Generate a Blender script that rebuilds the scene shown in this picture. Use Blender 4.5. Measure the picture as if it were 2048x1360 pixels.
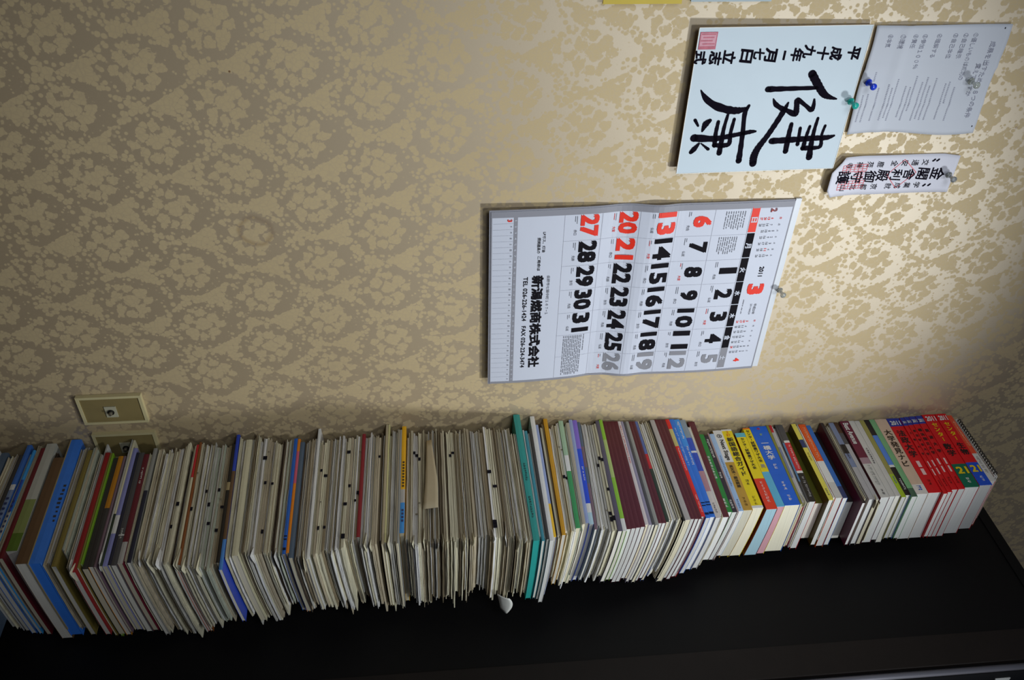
import bpy, math, random
import numpy as np
from mathutils import Matrix, Vector

for _o in list(bpy.data.objects):
    bpy.data.objects.remove(_o, do_unlink=True)
SC = bpy.context.scene
COL = SC.collection
rnd = random.Random(11)

# ------------------------------------------------------------------ camera
# The photograph is a portrait shot stored sideways: the camera is rolled so that
# world "up" runs towards the right edge of the frame.
cam_d = bpy.data.cameras.new('camera')
cam_d.sensor_fit = 'HORIZONTAL'
cam_d.sensor_width = 36.0
cam_d.lens = 36.0 * 1746.25 / 2048.0
cam_d.clip_start = 0.02
cam = bpy.data.objects.new('camera', cam_d)
COL.objects.link(cam)
SC.camera = cam
RGT = Vector((0.77344126, -0.63261937, -0.03976614))   # horizontal, towards the frame's lower edge
UPV = Vector((-0.02494124, -0.09306028, 0.99534804))   # nearly vertical, towards the frame's right edge
FWD = Vector((0.63337710, 0.76885143, 0.08775497))
CAM_POS = Vector((-0.683271295, -1.27574342, 0.985328413))
cam.matrix_world = Matrix(((UPV.x, -RGT.x, -FWD.x, CAM_POS.x),
                           (UPV.y, -RGT.y, -FWD.y, CAM_POS.y),
                           (UPV.z, -RGT.z, -FWD.z, CAM_POS.z),
                           (0, 0, 0, 1)))

# ------------------------------------------------------------------ world, lamp, exposure
wd = bpy.data.worlds.new('room_ambience')
SC.world = wd
wd.use_nodes = True
wd.node_tree.nodes['Background'].inputs[0].default_value = (0.62, 0.72, 1.0, 1)
wd.node_tree.nodes['Background'].inputs[1].default_value = 0.042

def area_lamp(name, loc, size, power, color, rot=(0, 0, 0), spread=180.0):
    l = bpy.data.lights.new(name, 'AREA')
    l.shape = 'DISK'
    l.size = size
    l.energy = power
    l.color = color
    l.spread = math.radians(spread)
    o = bpy.data.objects.new(name, l)
    o.location = loc
    o.rotation_euler = rot
    COL.objects.link(o)
    return o

def spot(name, loc, aim, power, cone, soft, color):
    l = bpy.data.lights.new(name, 'SPOT')
    l.energy = power
    l.color = color
    l.shadow_soft_size = soft
    l.spot_size = math.radians(cone)
    l.spot_blend = 1.0
    o = bpy.data.objects.new(name, l)
    o.location = loc
    o.rotation_euler = (Vector(aim) - Vector(loc)).to_track_quat('-Z', 'Y').to_euler()
    COL.objects.link(o)

# overhead pendant and an added fill spot, cones narrowed to imitate lens vignetting
spot('ceiling_pendant', (0.76, -1.60, 2.68), (0.12, 0.0, 1.17), 124.0, 51, 0.10, (0.95, 1.0, 1.03))
spot('fill_spot', (-0.35, -1.90, 2.45), (0.18, -0.1, 1.22), 66.0, 49, 0.15, (0.95, 1.0, 1.03))
# added fill light, with no known source, on the side the spines face
_w = area_lamp('side_fill', (-1.40, -1.80, 1.75), 0.9, 4.3, (0.92, 0.98, 1.06), spread=85.0)
_w.rotation_euler = (Vector((0.70, -0.25, 1.70)) - _w.location).to_track_quat('-Z', 'Y').to_euler()

SC.view_settings.view_transform = 'Standard'
SC.view_settings.look = 'None'
SC.view_settings.gamma = 1.0
SC.view_settings.use_curve_mapping = False
SC.view_settings.exposure = 0.0

# ------------------------------------------------------------------ material helpers
def lin(h):
    h = h.lstrip('#')
    v = [int(h[i:i + 2], 16) / 255 for i in (0, 2, 4)]
    return tuple((c / 12.92 if c <= 0.04045 else ((c + 0.055) / 1.055) ** 2.4) for c in v) + (1,)

_M = {}

class NT:
    def __init__(self, nt):
        self.nt = nt
    def new(self, t, **k):
        n = self.nt.nodes.new(t)
        for a, b in k.items():
            setattr(n, a, b)
        return n
    def link(self, a, b):
        self.nt.links.new(a, b)
    def put(self, sock, v):
        if hasattr(v, 'is_output') or isinstance(v, bpy.types.NodeSocket):
            self.link(v, sock)
        else:
            sock.default_value = v
    def m(self, op, a, b=None, c=None, clamp=False):
        n = self.new('ShaderNodeMath', operation=op)
        n.use_clamp = clamp
        self.put(n.inputs[0], a)
        if b is not None:
            self.put(n.inputs[1], b)
        if c is not None:
            self.put(n.inputs[2], c)
        return n.outputs[0]
    def noise(self, vec, scale, detail=3.0, rough=0.55):
        n = self.new('ShaderNodeTexNoise')
        self.put(n.inputs['Vector'], vec)
        n.inputs['Scale'].default_value = scale
        n.inputs['Detail'].default_value = detail
        n.inputs['Roughness'].default_value = rough
        return n.outputs['Fac']
    def maprange(self, v, a, b, c=0.0, d=1.0, smooth=False):
        n = self.new('ShaderNodeMapRange')
        if smooth:
            n.interpolation_type = 'SMOOTHSTEP'
        self.put(n.inputs[0], v)
        for i, q in enumerate((a, b, c, d)):
            n.inputs[i + 1].default_value = q
        return n.outputs[0]
    def mix(self, fac, a, b, blend='MIX'):
        n = self.new('ShaderNodeMix', data_type='RGBA', blend_type=blend)
        self.put(n.inputs[0], fac)
        self.put(n.inputs[6], a)
        self.put(n.inputs[7], b)
        return n.outputs[2]

def base_mat(name):
    m = bpy.data.materials.new(name)
    m.use_nodes = True
    t = NT(m.node_tree)
    return m, t, m.node_tree.nodes['Principled BSDF']

def plain(name, hexa, rough=0.6, spec=0.3, mottle=0.10, scale=60.0, metal=0.0):
    """Coloured stock (card, print, ink) with a faint uneven tone."""
    key = ('plain', name)
    if key in _M:
        return _M[key]
    m, t, b = base_mat(name)
    co = t.new('ShaderNodeTexCoord').outputs['Object']
    c = lin(hexa)
    d = tuple(x * (1 - mottle * 2) for x in c[:3]) + (1,)
    f = t.noise(co, scale, 4)
    t.link(t.mix(f, d, tuple(min(1, x * (1 + mottle)) for x in c[:3]) + (1,)), b.inputs['Base Color'])
    b.inputs['Roughness'].default_value = rough
    b.inputs['Specular IOR Level'].default_value = spec
    b.inputs['Metallic'].default_value = metal
    _M[key] = m
    return m

def sheets(name, hexa, contrast=0.35, freq=1.0):
    """Stacked paper seen on its cut edges: fine lines along the sheets, tone differs from bundle to bundle."""
    key = ('sheets', name)
    if key in _M:
        return _M[key]
    m, t, b = base_mat(name)
    co = t.new('ShaderNodeTexCoord').outputs['Object']
    mp = t.new('ShaderNodeMapping')
    t.link(co, mp.inputs[0])
    mp.inputs['Scale'].default_value = (4, 4, 1100 * freq)
    f = t.noise(mp.outputs[0], 1.0, 2, 0.5)
    g = t.noise(co, 14.0, 3)
    oi = t.new('ShaderNodeObjectInfo').outputs['Random']
    c = lin(hexa)
    d = tuple(x * (1 - contrast) for x in c[:3]) + (1,)
    k = t.mix(t.maprange(f, 0.32, 0.62), d, c)
    k = t.mix(t.maprange(g, 0.35, 0.75, 0.0, 0.35), k, tuple(x * q for x, q in zip(c[:3], (0.84, 0.80, 0.71))) + (1,))
    hs = t.new('ShaderNodeHueSaturation')
    t.link(k, hs.inputs['Color'])
    t.link(t.maprange(oi, 0, 1, 0.80, 1.12), hs.inputs['Value'])
    hs.inputs['Fac'].default_value = 1.0
    t.link(hs.outputs[0], b.inputs['Base Color'])
    b.inputs['Roughness'].default_value = 0.8
    b.inputs['Specular IOR Level'].default_value = 0.2
    _M[key] = m
    return m

PAL = {
 's_navy': '20243c', 's_grey': '9a9a94', 's_charcoal': '3c3a3a', 's_brown': '6e5238', 's_pale': 'b9b6b0', 's_plum': '4a2c40',
 's_sky': '3f74c8', 's_white': 'e6e6e2', 's_mistblue': '7f92b4', 's_cyan': '3fa0e6', 's_blue': '2a55b8', 's_dkred': '6e1a26',
 's_offwhite': 'c4c3b6', 's_leaf': '8f9a5a', 's_leafdk': '5f7a2a', 's_brightblue': '3f86ee', 's_olivey': '8a7a3c', 's_crimson': '9c1e24',
 's_green': '7fae2c', 's_ochre': 'c4821c', 's_mauve': '7c6470', 's_cream': 'd8d2b2', 's_dkgreen': '26382a', 's_lav': '8f92cc',
 's_dkgrey': '4e4d50', 's_wine2': '6a1a2c', 's_scarlet': 'c8222e', 's_rust': '8a4e22', 's_black': '1a181a', 's_tan': 'a8966c',
 's_royal': '2a4ac0', 's_skyb': '4f90dc', 's_royal2': '1f66c8', 's_orange': 'ee8a1c', 's_pink': 'd8607c', 's_slate': '56687c',
 's_winered': '8e1a2a', 's_beige': 'b8aa8c', 's_beige2': 'd6d098', 's_yell': 'f2b61c', 's_azure': '3f96e0', 's_teal': '2c9c94',
 's_tealblue': '3c8fa0', 's_lavblue': '9cacd8', 's_yell2': 'f0c02a', 's_ochre2': 'd29a1a', 's_mint': 'a8c8a8', 's_green2': '3c9c5c',
 's_beigegrey': 'b4ac9a', 's_violet': '8a70d8', 's_vivblue': '2450dc', 's_ice': 'b8d8e4', 's_purplegrey': '5c5668', 's_lime': '92c83a',
 's_limew': 'b4c878', 's_maroon': '5a1526', 's_whitepink': 'dcd2d0', 's_redtxt': 'c83240', 's_lavgrey': '9a94ac', 's_slateblue': '5a6ca8',
 's_lgrey': 'b4aeaa', 's_red': 'e0201c', 's_straw': 'c8be7a', 's_pinkw': 'f0c8c4', 's_cblue': '2c78e0', 's_cblue2': '3a96ee',
 's_lettblue': 'b8d4f0', 's_photo1': '8a9aa8', 's_photoblue': '2c50c0', 's_photopink': 'b88890', 's_photow': 'd4ccc6', 's_tgreen': '1c8a3a',
 's_aubergine': '2e2236', 's_pinkgrey': 'b49a98', 's_paleb': 'a8c8ee', 's_steel': '4a6a9a', 's_tanb': 'c49a3c', 's_brownt': '6a4a1a',
 's_yel': 'f4dc14', 's_olivet': '8a7a10', 's_dkteal': '14504e', 's_cyan2': '60bcd0', 's_redor': 'ea3a20', 's_or': 'f0801c', 's_lblue': '62bce0',
 's_uniblue': '0f66dc', 's_limet': 'a8c81c', 's_olivew': '8a8a3c', 's_greyw': 'b4b2b4', 's_greyblue': '7c88a8', 's_steelb': '5a88b4',
 's_bred': 'd0222e', 's_olivedk': '4e5214', 's_paley': 'e8dc5c', 's_navyl': '2a3a6c', 's_orangebk': 'e85a14', 's_whiteg': 'd0cec8', 's_orw': 'f0b48c',
 's_bluebk': '2a6cc0', 's_blackw': '221c20', 's_blackpink': '2e2024', 's_blackor': '4a3020', 's_mar2': '6a1a38', 's_mauvew': 'a88a94',
 's_olivek': 'a09a52', 's_limebk': 'a8c42c', 's_ltblue': '5a8ae0', 's_sage': '7cb480', 's_sagedk': '4a6a54', 's_navi': 'd8bca4', 's_navi2': 'e4ddd4',
 's_brownd': '3a2c20', 's_bluecap': '2a3a9c', 's_akared': 'd8141e', 's_dkred2': '5a0a10', 's_yelt': 'e8c814', 's_deepgreen': '0c6a50', 's_deepblue': '1c50c8',
 's_orred': 'e05030',
}
def stock(c):
    gloss = 0.38
    return plain(c, PAL[c], gloss, 0.45, 0.06, 45)

PAPER = {'cream': 'e2dcc0', 'tan': 'c6baa0', 'brown': '94866c', 'white': 'eae9e6', 'grey': 'cac8c0', 'dark': '5c4e40', 'pgreen': 'bcc2b0'}  # dark: gap shade put into the sheet colour, also plain dark brown sheets
def paper(c):
    return sheets('paper_' + c, PAPER[c], 0.30)
def pages(k='book'):
    return sheets('cut_pages_' + k, {'book': 'dcd8cc', 'cool': 'd4d4d0', 'warm': 'd2cab0', 'ice': 'a4c6d2', 'rose': 'dba6ae', 'ivory': 'dad4be'}[k], 0.16, 1.5)
INK = plain('black_ink', '1c1a22', 0.8, 0.08, 0.05)

# ------------------------------------------------------------------ mesh helpers
class MB:
    def __init__(self):
        self.v, self.f, self.mi, self.mats = [], [], [], []
    def mat(self, m):
        if m not in self.mats:
            self.mats.append(m)
        return self.mats.index(m)
    def face(self, idx, m):
        self.f.append(tuple(idx)); self.mi.append(self.mat(m))
    def vert(self, x, y, z):
        self.v.append((x, y, z)); return len(self.v) - 1
    def box(self, x0, x1, y0, y1, z0, z1, m, sub=(1, 1, 1), mats=None, fn=None):
        """Closed box, sides subdivided; mats: {'x0':m,...} for single sides."""
        nx, ny, nz = sub
        idx = {}
        def g(i, j, k):
            if (i, j, k) not in idx:
                p = (x0 + (x1 - x0) * i / nx, y0 + (y1 - y0) * j / ny, z0 + (z1 - z0) * k / nz)
                if fn:
                    p = fn(*p)
                idx[(i, j, k)] = self.vert(*p)
            return idx[(i, j, k)]
        mm = mats or {}
        for i in range(nx):
            for j in range(ny):
                self.face((g(i, j, 0), g(i, j + 1, 0), g(i + 1, j + 1, 0), g(i + 1, j, 0)), mm.get('z0', m))
                self.face((g(i, j, nz), g(i + 1, j, nz), g(i + 1, j + 1, nz), g(i, j + 1, nz)), mm.get('z1', m))
        for j in range(ny):
            for k in range(nz):
                self.face((g(0, j, k), g(0, j, k + 1), g(0, j + 1, k + 1), g(0, j + 1, k)), mm.get('x0', m))
                self.face((g(nx, j, k), g(nx, j + 1, k), g(nx, j + 1, k + 1), g(nx, j, k + 1)), mm.get('x1', m))
        for i in range(nx):
            for k in range(nz):
                self.face((g(i, 0, k), g(i + 1, 0, k), g(i + 1, 0, k + 1), g(i, 0, k + 1)), mm.get('y0', m))
                self.face((g(i, ny, k), g(i, ny, k + 1), g(i + 1, ny, k + 1), g(i + 1, ny, k)), mm.get('y1', m))
    def grid(self, pts, m, thick=None):
        """pts: rows of (x,y,z); thick: offset vector making a closed thin sheet."""
        r, c = len(pts), len(pts[0])
        a = [[self.vert(*p) for p in row] for row in pts]
        for i in range(r - 1):
            for j in range(c - 1):
                self.face((a[i][j], a[i][j + 1], a[i + 1][j + 1], a[i + 1][j]), m)
        if thick:
            b = [[self.vert(p[0] + thick[0], p[1] + thick[1], p[2] + thick[2]) for p in row] for row in pts]
            for i in range(r - 1):
                for j in range(c - 1):
                    self.face((b[i][j], b[i + 1][j], b[i + 1][j + 1], b[i][j + 1]), m)
            rim = [(0, j) for j in range(c)] + [(i, c - 1) for i in range(1, r)] + [(r - 1, j) for j in range(c - 2, -1, -1)] + [(i, 0) for i in range(r - 2, 0, -1)]
            for q in range(len(rim)):
                (i, j), (k, l) = rim[q], rim[(q + 1) % len(rim)]
                self.face((a[i][j], b[i][j], b[k][l], a[k][l]), m)
    def lathe(self, prof, m, axis_o, ax, n=20):
        """prof: (radius, along) pairs, revolved round ax from axis_o."""
        ax = Vector(ax).normalized()
        e1 = ax.orthogonal().normalized(); e2 = ax.cross(e1)
        rings = []
        for r, h in prof:
            if r < 1e-6:
                rings.append([self.vert(*(Vector(axis_o) + ax * h))]); continue
            rings.append([self.vert(*(Vector(axis_o) + ax * h + (e1 * math.cos(2 * math.pi * k / n) + e2 * math.sin(2 * math.pi * k / n)) * r)) for k in range(n)])
        for a, b in zip(rings[:-1], rings[1:]):
            for k in range(n):
                k2 = (k + 1) % n
                if len(a) == 1 and len(b) == 1:
                    continue
                if len(a) == 1:
                    self.face((a[0], b[k2], b[k]), m)
                elif len(b) == 1:
                    self.face((a[k], a[k2], b[0]), m)
                else:
                    self.face((a[k], a[k2], b[k2], b[k]), m)
    def build(self, name, parent=None, origin=(0, 0, 0), smooth=False, warpfn=None):
        me = bpy.data.meshes.new(name)
        ox, oy, oz = origin
        vs = [(x, y, warpfn(x, y, z)) for x, y, z in self.v] if warpfn else self.v
        me.from_pydata([(x - ox, y - oy, z - oz) for x, y, z in vs], [], self.f)
        for m in self.mats:
            me.materials.append(m)
        me.polygons.foreach_set('material_index', self.mi)
        if smooth:
            me.polygons.foreach_set('use_smooth', [True] * len(self.f))
        me.update()
        o = bpy.data.objects.new(name, me)
        COL.objects.link(o)
        if parent is not None:
            o.parent = parent
        else:
            o.location = origin
        return o

def thing(name, loc, label, cat, group=None):
    o = bpy.data.objects.new(name, None)
    o.empty_display_size = 0.02
    o.location = loc
    COL.objects.link(o)
    tag(o, label, cat, group)
    return o

def tag(o, label, cat, group=None):
    o['label'] = label; o['category'] = cat
    if group:
        o['group'] = group

# ------------------------------------------------------------------ lettering
_fc = bpy.data.curves.new('lettering_source', 'FONT')
_fo = bpy.data.objects.new('lettering_source', _fc)
COL.objects.link(_fo)
_fc.resolution_u = 2
_GL = {}
def glyph(s, bold=0.0):
    k = (s, bold)
    if k not in _GL:
        _fc.body = s; _fc.offset = bold
        bpy.context.view_layer.update()
        dg = bpy.context.evaluated_depsgraph_get()
        me = bpy.data.meshes.new_from_object(_fo.evaluated_get(dg))
        v = [(p.co.x, p.co.y) for p in me.vertices]
        f = [tuple(p.vertices) for p in me.polygons]
        bpy.data.meshes.remove(me)
        if not v:
            v = [(0, 0)]
        xs = [p[0] for p in v]; ys = [p[1] for p in v]
        _GL[k] = (v, f, min(xs), max(xs), min(ys), max(ys))
    return _GL[k]

def stamp(mb, g, m, fn, bold):
    """Write a glyph; heavy weights are struck several times a hair apart."""
    v, f = g[0], g[1]
    i = mb.mat(m)
    for n, (ox, oy) in enumerate(((0, 0),) if bold <= 0 else ((-bold, -bold), (bold, bold), (-bold, bold), (bold, -bold))):
        base = len(mb.v)
        for a, b in v:      # each strike lies a hair above the one before
            x, y, z = fn(a + ox, b + oy)
            mb.v.append((x - 3e-5 * n, y - 3e-5 * n, z))
        for q in f:
            mb.f.append(tuple(base + k for k in q)); mb.mi.append(i)

def put_text(mb, s, m, place, x0, x1, y0, y1, bold=0.02, stretch=2.2, skew=0.0):
    """Fit the string s into the 2-D box x0..x1, y0..y1 and hand each point to place(a, b)."""
    g = glyph(s)
    a0, a1, b0, b1 = g[2] - bold, g[3] + bold, g[4] - bold, g[5] + bold
    w, h = max(a1 - a0, 1e-4), max(b1 - b0, 1e-4)
    sx, sy = (x1 - x0) / w, (y1 - y0) / h
    if sx > sy * stretch: sx = sy * stretch
    if sy > sx * stretch: sy = sx * stretch
    cx, cy = (x0 + x1) / 2, (y0 + y1) / 2
    mx, my = (a0 + a1) / 2, (b0 + b1) / 2
    stamp(mb, g, m, lambda a, b: place(cx + (a - mx) * sx + skew * (b - my) * sy, cy + (b - my) * sy), bold)

def put_column(mb, s, m, place, xc, size, ytop, ybot, bold=0.02):
    """Vertical writing: one upright character under the other."""
    n = len(s)
    p = (ytop - ybot) / n
    for i, ch in enumerate(s):
        h = min(p * 0.86, size * 1.08)
        cy = ytop - p * (i + 0.5)
        if ch == 'ー':           # the long-vowel stroke stands upright in vertical writing
            put_rect(mb, m, place, xc - size * .06, xc + size * .06, cy - h * .42, cy + h * .42); continue
        g = glyph(ch)
        kx, ky = size / 0.92, h / 0.92
        mx, my = (g[2] + g[3]) / 2, (g[4] + g[5]) / 2
        stamp(mb, g, m, lambda a, b: place(xc + (a - mx) * kx, cy + (b - my) * ky), bold)

def put_rect(mb, m, place, x0, x1, y0, y1):
    k = 2e-5 * (len(mb.f) % 5)
    i = [mb.vert(p[0] - k, p[1] - k, p[2]) for p in (place(a, b) for a, b in ((x0, y0), (x1, y0), (x1, y1), (x0, y1)))]
    mb.face(i, m)

# ------------------------------------------------------------------ the room
def damask():
    m, t, b = base_mat('damask_wallpaper')
    geo = t.new('ShaderNodeNewGeometry').outputs['Position']
    sp = t.new('ShaderNodeSeparateXYZ'); t.link(geo, sp.inputs[0])
    x, z = sp.outputs[0], sp.outputs[2]
    # leafy serration: the plan of the print is displaced by fine noise
    n1 = t.noise(geo, 150.0, 3, 0.6)
    n2 = t.noise(geo, 165.0, 3, 0.6)
    n3 = t.noise(geo, 60.0, 2)
    xs = t.m('ADD', t.m('ADD', x, t.m('MULTIPLY', t.m('SUBTRACT', z, 0.4585), 0.0203)), 0.110)
    zs = t.m('SUBTRACT', z, 0.4585)
    xs = t.m('ADD', xs, t.m('MULTIPLY', t.m('SUBTRACT', n1, 0.5), 0.017))
    zs = t.m('ADD', zs, t.m('MULTIPLY', t.m('SUBTRACT', n3, 0.5), 0.022))
    zs = t.m('ADD', zs, t.m('MULTIPLY', t.m('SUBTRACT', n1, 0.5), -0.010))
    A, B = 0.119, 0.223
    p = t.m('ADD', t.m('DIVIDE', xs, A), t.m('DIVIDE', zs, B))
    q = t.m('SUBTRACT', t.m('DIVIDE', zs, B), t.m('DIVIDE', xs, A))
    fp = t.m('SUBTRACT', p, t.m('ROUND', p))
    fq = t.m('SUBTRACT', q, t.m('ROUND', q))
    dx = t.m('MULTIPLY', t.m('SUBTRACT', fp, fq), A / 2)
    dz = t.m('MULTIPLY', t.m('ADD', fp, fq), B / 2)
    def blob(cx, cz, rx, rz):
        a = t.m('DIVIDE', t.m('SUBTRACT', dx, cx), rx)
        c = t.m('DIVIDE', t.m('SUBTRACT', dz, cz), rz)
        return t.m('SUBTRACT', t.m('SQRT', t.m('ADD', t.m('MULTIPLY', a, a), t.m('MULTIPLY', c, c))), 1.0)
    bl = [(p_[0] * 1.18, p_[1] * 1.12, p_[2] * 1.12, p_[3] * 1.12) for p_ in [(-.002, .002, .013, .014), (-.014, .018, .011, .010), (.014, .017, .009, .011), (.000, .028, .008, .009), (.022, -.002, .009, .008),
          (-.024, .001, .008, .009), (.013, -.017, .010, .009), (-.012, -.018, .011, .009), (.001, -.030, .008, .008), (.026, .012, .006, .006),
          (-.027, -.012, .006, .006), (.024, -.018, .006, .005)]]
    d = None
    for c in bl:
        v = blob(*c)
        d = v if d is None else t.m('MINIMUM', d, v)
    vf = t.new('ShaderNodeTexVoronoi'); vf.feature = 'F1'
    t.link(geo, vf.inputs['Vector']); vf.inputs['Scale'].default_value = 112.0
    leaf = vf.outputs['Distance']
    d = t.m('ADD', d, t.m('MULTIPLY', t.m('SUBTRACT', leaf, 0.42), 0.45))
    # garland of small leaves: starts as single leaves beside the clear ring, closes up further out
    rho = blob(-.001, -.001, .0400, .0455)
    tw = t.m('MULTIPLY', t.m('ADD', t.m('MULTIPLY', dx, 0.55), t.m('MULTIPLY', dz, 0.85)), 4.0)
    rho = t.m('SUBTRACT', rho, tw)
    rho = t.m('ADD', rho, t.m('MULTIPLY', t.m('SUBTRACT', t.noise(geo, 46.0, 3), 0.5), 0.85))
    gar = t.m('SUBTRACT', leaf, t.m('ADD', 0.27, t.m('MULTIPLY', rho, 0.75)))
    d = t.m('MINIMUM', d, gar)
    vor = t.new('ShaderNodeTexVoronoi'); vor.feature = 'DISTANCE_TO_EDGE'
    t.link(geo, vor.inputs['Vector']); vor.inputs['Scale'].default_value = 112.0
    crack = t.maprange(vor.outputs['Distance'], 0.02, 0.10)
    mask = t.maprange(d, 0.04, -0.08)
    mask = t.m('MULTIPLY', mask, t.m('ADD', 0.72, t.m('MULTIPLY', crack, 0.28)))
    n4 = t.noise(geo, 420.0, 2)
    # faint foxing and one brown water ring
    fox = t.maprange(t.noise(geo, 3.2, 4), 0.45, 0.75, 0.0, 0.16)
    rx_ = t.m('SUBTRACT', x, 0.110); rz_ = t.m('SUBTRACT', z, 0.695)
    rr = t.m('SQRT', t.m('ADD', t.m('MULTIPLY', rx_, rx_), t.m('MULTIPLY', rz_, rz_)))
    rr = t.m('ADD', rr, t.m('MULTIPLY', t.m('SUBTRACT', t.noise(geo, 40, 2), 0.5), 0.012))
    ring = t.m('MULTIPLY', t.maprange(rr, 0.019, 0.026), t.maprange(rr, 0.033, 0.027))
    ring = t.m('MULTIPLY', ring, 0.35)
    for px_, pz_, pr_ in ((-0.0502, 1.9725, 0.0022), (0.4915, 1.9864, 0.0020), (0.1698, 1.9355, 0.0014), (-0.165, 0.700, 0.0016)):   # small dark specks
        a_ = t.m('SUBTRACT', x, px_); c_ = t.m('SUBTRACT', z, pz_)
        r_ = t.m('SQRT', t.m('ADD', t.m('MULTIPLY', a_, a_), t.m('MULTIPLY', c_, c_)))
        ring = t.m('MAXIMUM', ring, t.maprange(r_, pr_ * 1.3, pr_ * 0.7, 0.0, 0.9))
    col = t.mix(mask, lin('a48f6e'), lin('c3af88'))
    col = t.mix(t.maprange(n4, 0.3, 0.7, 0, 0.18), col, lin('b4a182'))
    col = t.mix(fox, col, lin('96805c'))
    col = t.mix(ring, col, lin('6a4420'))
    t.link(col, b.inputs['Base Color'])
    t.link(t.maprange(mask, 0, 1, 0.57, 0.75), b.inputs['Roughness'])
    b.inputs['IOR'].default_value = 2.2
    b.inputs['Specular Tint'].default_value = (1.0, 0.93, 0.80, 1)
    t.link(t.maprange(mask, 0, 1, 1.0, 0.05), b.inputs['Specular IOR Level'])
    return m

def structure(o):
    o['kind'] = 'structure'; return o

WALL = damask()
mb = MB(); mb.box(-1.6, 2.4, 0.0, 0.08, 0.0, 2.62, WALL)
structure(mb.build('wall_back'))
FLOOR = plain('dark_floorboards', '5a4630', 0.5, 0.4, 0.15, 8)
mb = MB(); mb.box(-1.6, 2.4, -2.6, 0.08, -0.05, 0.0, FLOOR)
structure(mb.build('floor'))

# ------------------------------------------------------------------ black cabinet beside the tower
BLK = plain('black_lacquer', '0b0a0b', 0.55, 0.25, 0.1, 30)
BLKG = plain('highlight_metal', 'bab8c2', 0.34, 0.6, 0.03, 30, 0.85)  # pale metal tone stands for the highlight on a glossy black edge
DKB = plain('dark_brown_board', '1c1613', 0.6, 0.3, 0.15, 20)
cab = thing('cabinet', (0.815, -0.24, 0), 'tall black cabinet right beside the book tower, its dark side facing it', 'cabinet')
def cpart(name, *boxes, smooth=False):
    q = MB()
    for bx in boxes:
        q.box(*bx)
    return q.build(name, cab, cab.location)
cpart('side_panel', (0.815, 0.835, -0.412, -0.004, 0.0, 2.165, BLK))
cpart('top_panel', (0.812, 1.50, -0.474, -0.004, 2.165, 2.188, BLK))
cpart('front_frame', (0.811, 0.845, -0.474, -0.412, 0.0, 2.165, DKB))
q = MB(); q.box(0.822, 1.50, -0.492, -0.474, 0.0, 2.30, BLK); door = q.build('door', cab, cab.location)
q = MB(); q.lathe([(0, 0), (0.0062, 0), (0.0062, 2.30), (0, 2.30)], BLKG, (0.8205, -0.484, 0.0), (0, 0, 1), 20)
q.build('edge_trim', door, cab.location, smooth=True)
q = MB(); q.box(0.843, 0.90, -0.4935, -0.492, 2.02, 2.05, plain('sticker_white', 'd8d8d4', 0.5))
q.build('sticker', door, cab.location)

# ------------------------------------------------------------------ wall sockets (two aerial plates)
IVORY = plain('ivory_plastic', 'cfc394', 0.4, 0.4, 0.05, 40)
IVDK = plain('beige_insert', '8c7c50', 0.5, 0.35, 0.08, 40)
def socket(x0, z0, label):
    w, h = 0.0705, 0.1195
    r = thing('wall_socket', (x0 + w / 2, 0, z0), label, 'wall socket', 'aerial sockets low on the wall')
    o = r.location
    q = MB()
    e = 0.0055
    for bx in ((x0, x0 + e, z0, z0 + h), (x0 + w - e, x0 + w, z0, z0 + h), (x0 + e, x0 + w - e, z0, z0 + e), (x0 + e, x0 + w - e, z0 + h - e, z0 + h)):
        q.box(bx[0], bx[1], -0.0085, -0.0, bx[2], bx[3], IVORY)
    q.build('frame', r, o)
    q = MB(); q.box(x0 + e, x0 + w - e, -0.0065, -0.0, z0 + e, z0 + h - e, IVDK); q.build('face_plate', r, o)
    cx, cz = x0 + w / 2 + .004, z0 + h / 2 - .003
    q = MB(); q.box(cx - .0135, cx + .0135, -0.0085, -0.0065, cz - .0105, cz + .0105, plain('pale_jack', 'b8b49a', 0.45, 0.4, 0.04)); jk = q.build('jack_insert', r, o)
    q = MB()
    q.lathe([(0.0062, 0), (0.0062, .002), (0.0040, .002), (0.0040, .0002)], plain('jack_black', '1c1a16', 0.4), (cx, -0.0085, cz), (0, -1, 0), 24)
    q.lathe([(0.0036, 0), (0.0036, .006), (0.0026, .0085), (0, .0085)], plain('jack_metal', '9a9484', 0.35, 0.5, 0.04, 30, 0.8), (cx, -0.0085, cz), (0, -1, 0), 20)
    q.build('coaxial_jack', jk, o, smooth=False)
socket(0.4605, 0.3068, 'ivory aerial socket plate fully in view low on the wall')
socket(0.5590, 0.3105, 'ivory aerial socket plate half hidden behind the book tower')

# ------------------------------------------------------------------ pins
def pin(p, hexa, label, clear=0.0):
    m, t, b = base_mat('pin_plastic')
    b.inputs['Base Color'].default_value = lin(hexa)
    b.inputs['Roughness'].default_value = 0.12
    b.inputs['Transmission Weight'].default_value = clear
    r = thing('push_pin', p, label, 'push pin', 'push pins on the wall')
    q = MB()
    ax = Vector((0.05, -1, 0.12)).normalized()
    q.lathe([(0, .0010), (.0055, .0010), (.0060, .0020), (.0052, .0032), (.0030, .0048), (.0028, .0090), (.0034, .0125), (.0052, .0150), (.0056, .0172), (.0050, .0186), (0, .0192)], m, p, ax, 22)
    q.build('grip', r, p, smooth=True)
    q = MB()
    q.lathe([(0, -.006), (.0006, -.004), (.0006, .0012), (0, .0014)], plain('pin_steel', 'b0b0b0', 0.3, 0.5, 0.02, 30, 1.0), p, ax, 10)
    q.build('needle', r, p, smooth=True)
pin((-0.1373, -0.0065, 1.6844), '2040d0', 'deep blue push pin at the foot of the printed note', 0.15)
pin((-0.1084, -0.0115, 1.6612), '30c8b8', 'turquoise see-through push pin at the top of the calligraphy board', 0.45)
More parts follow.
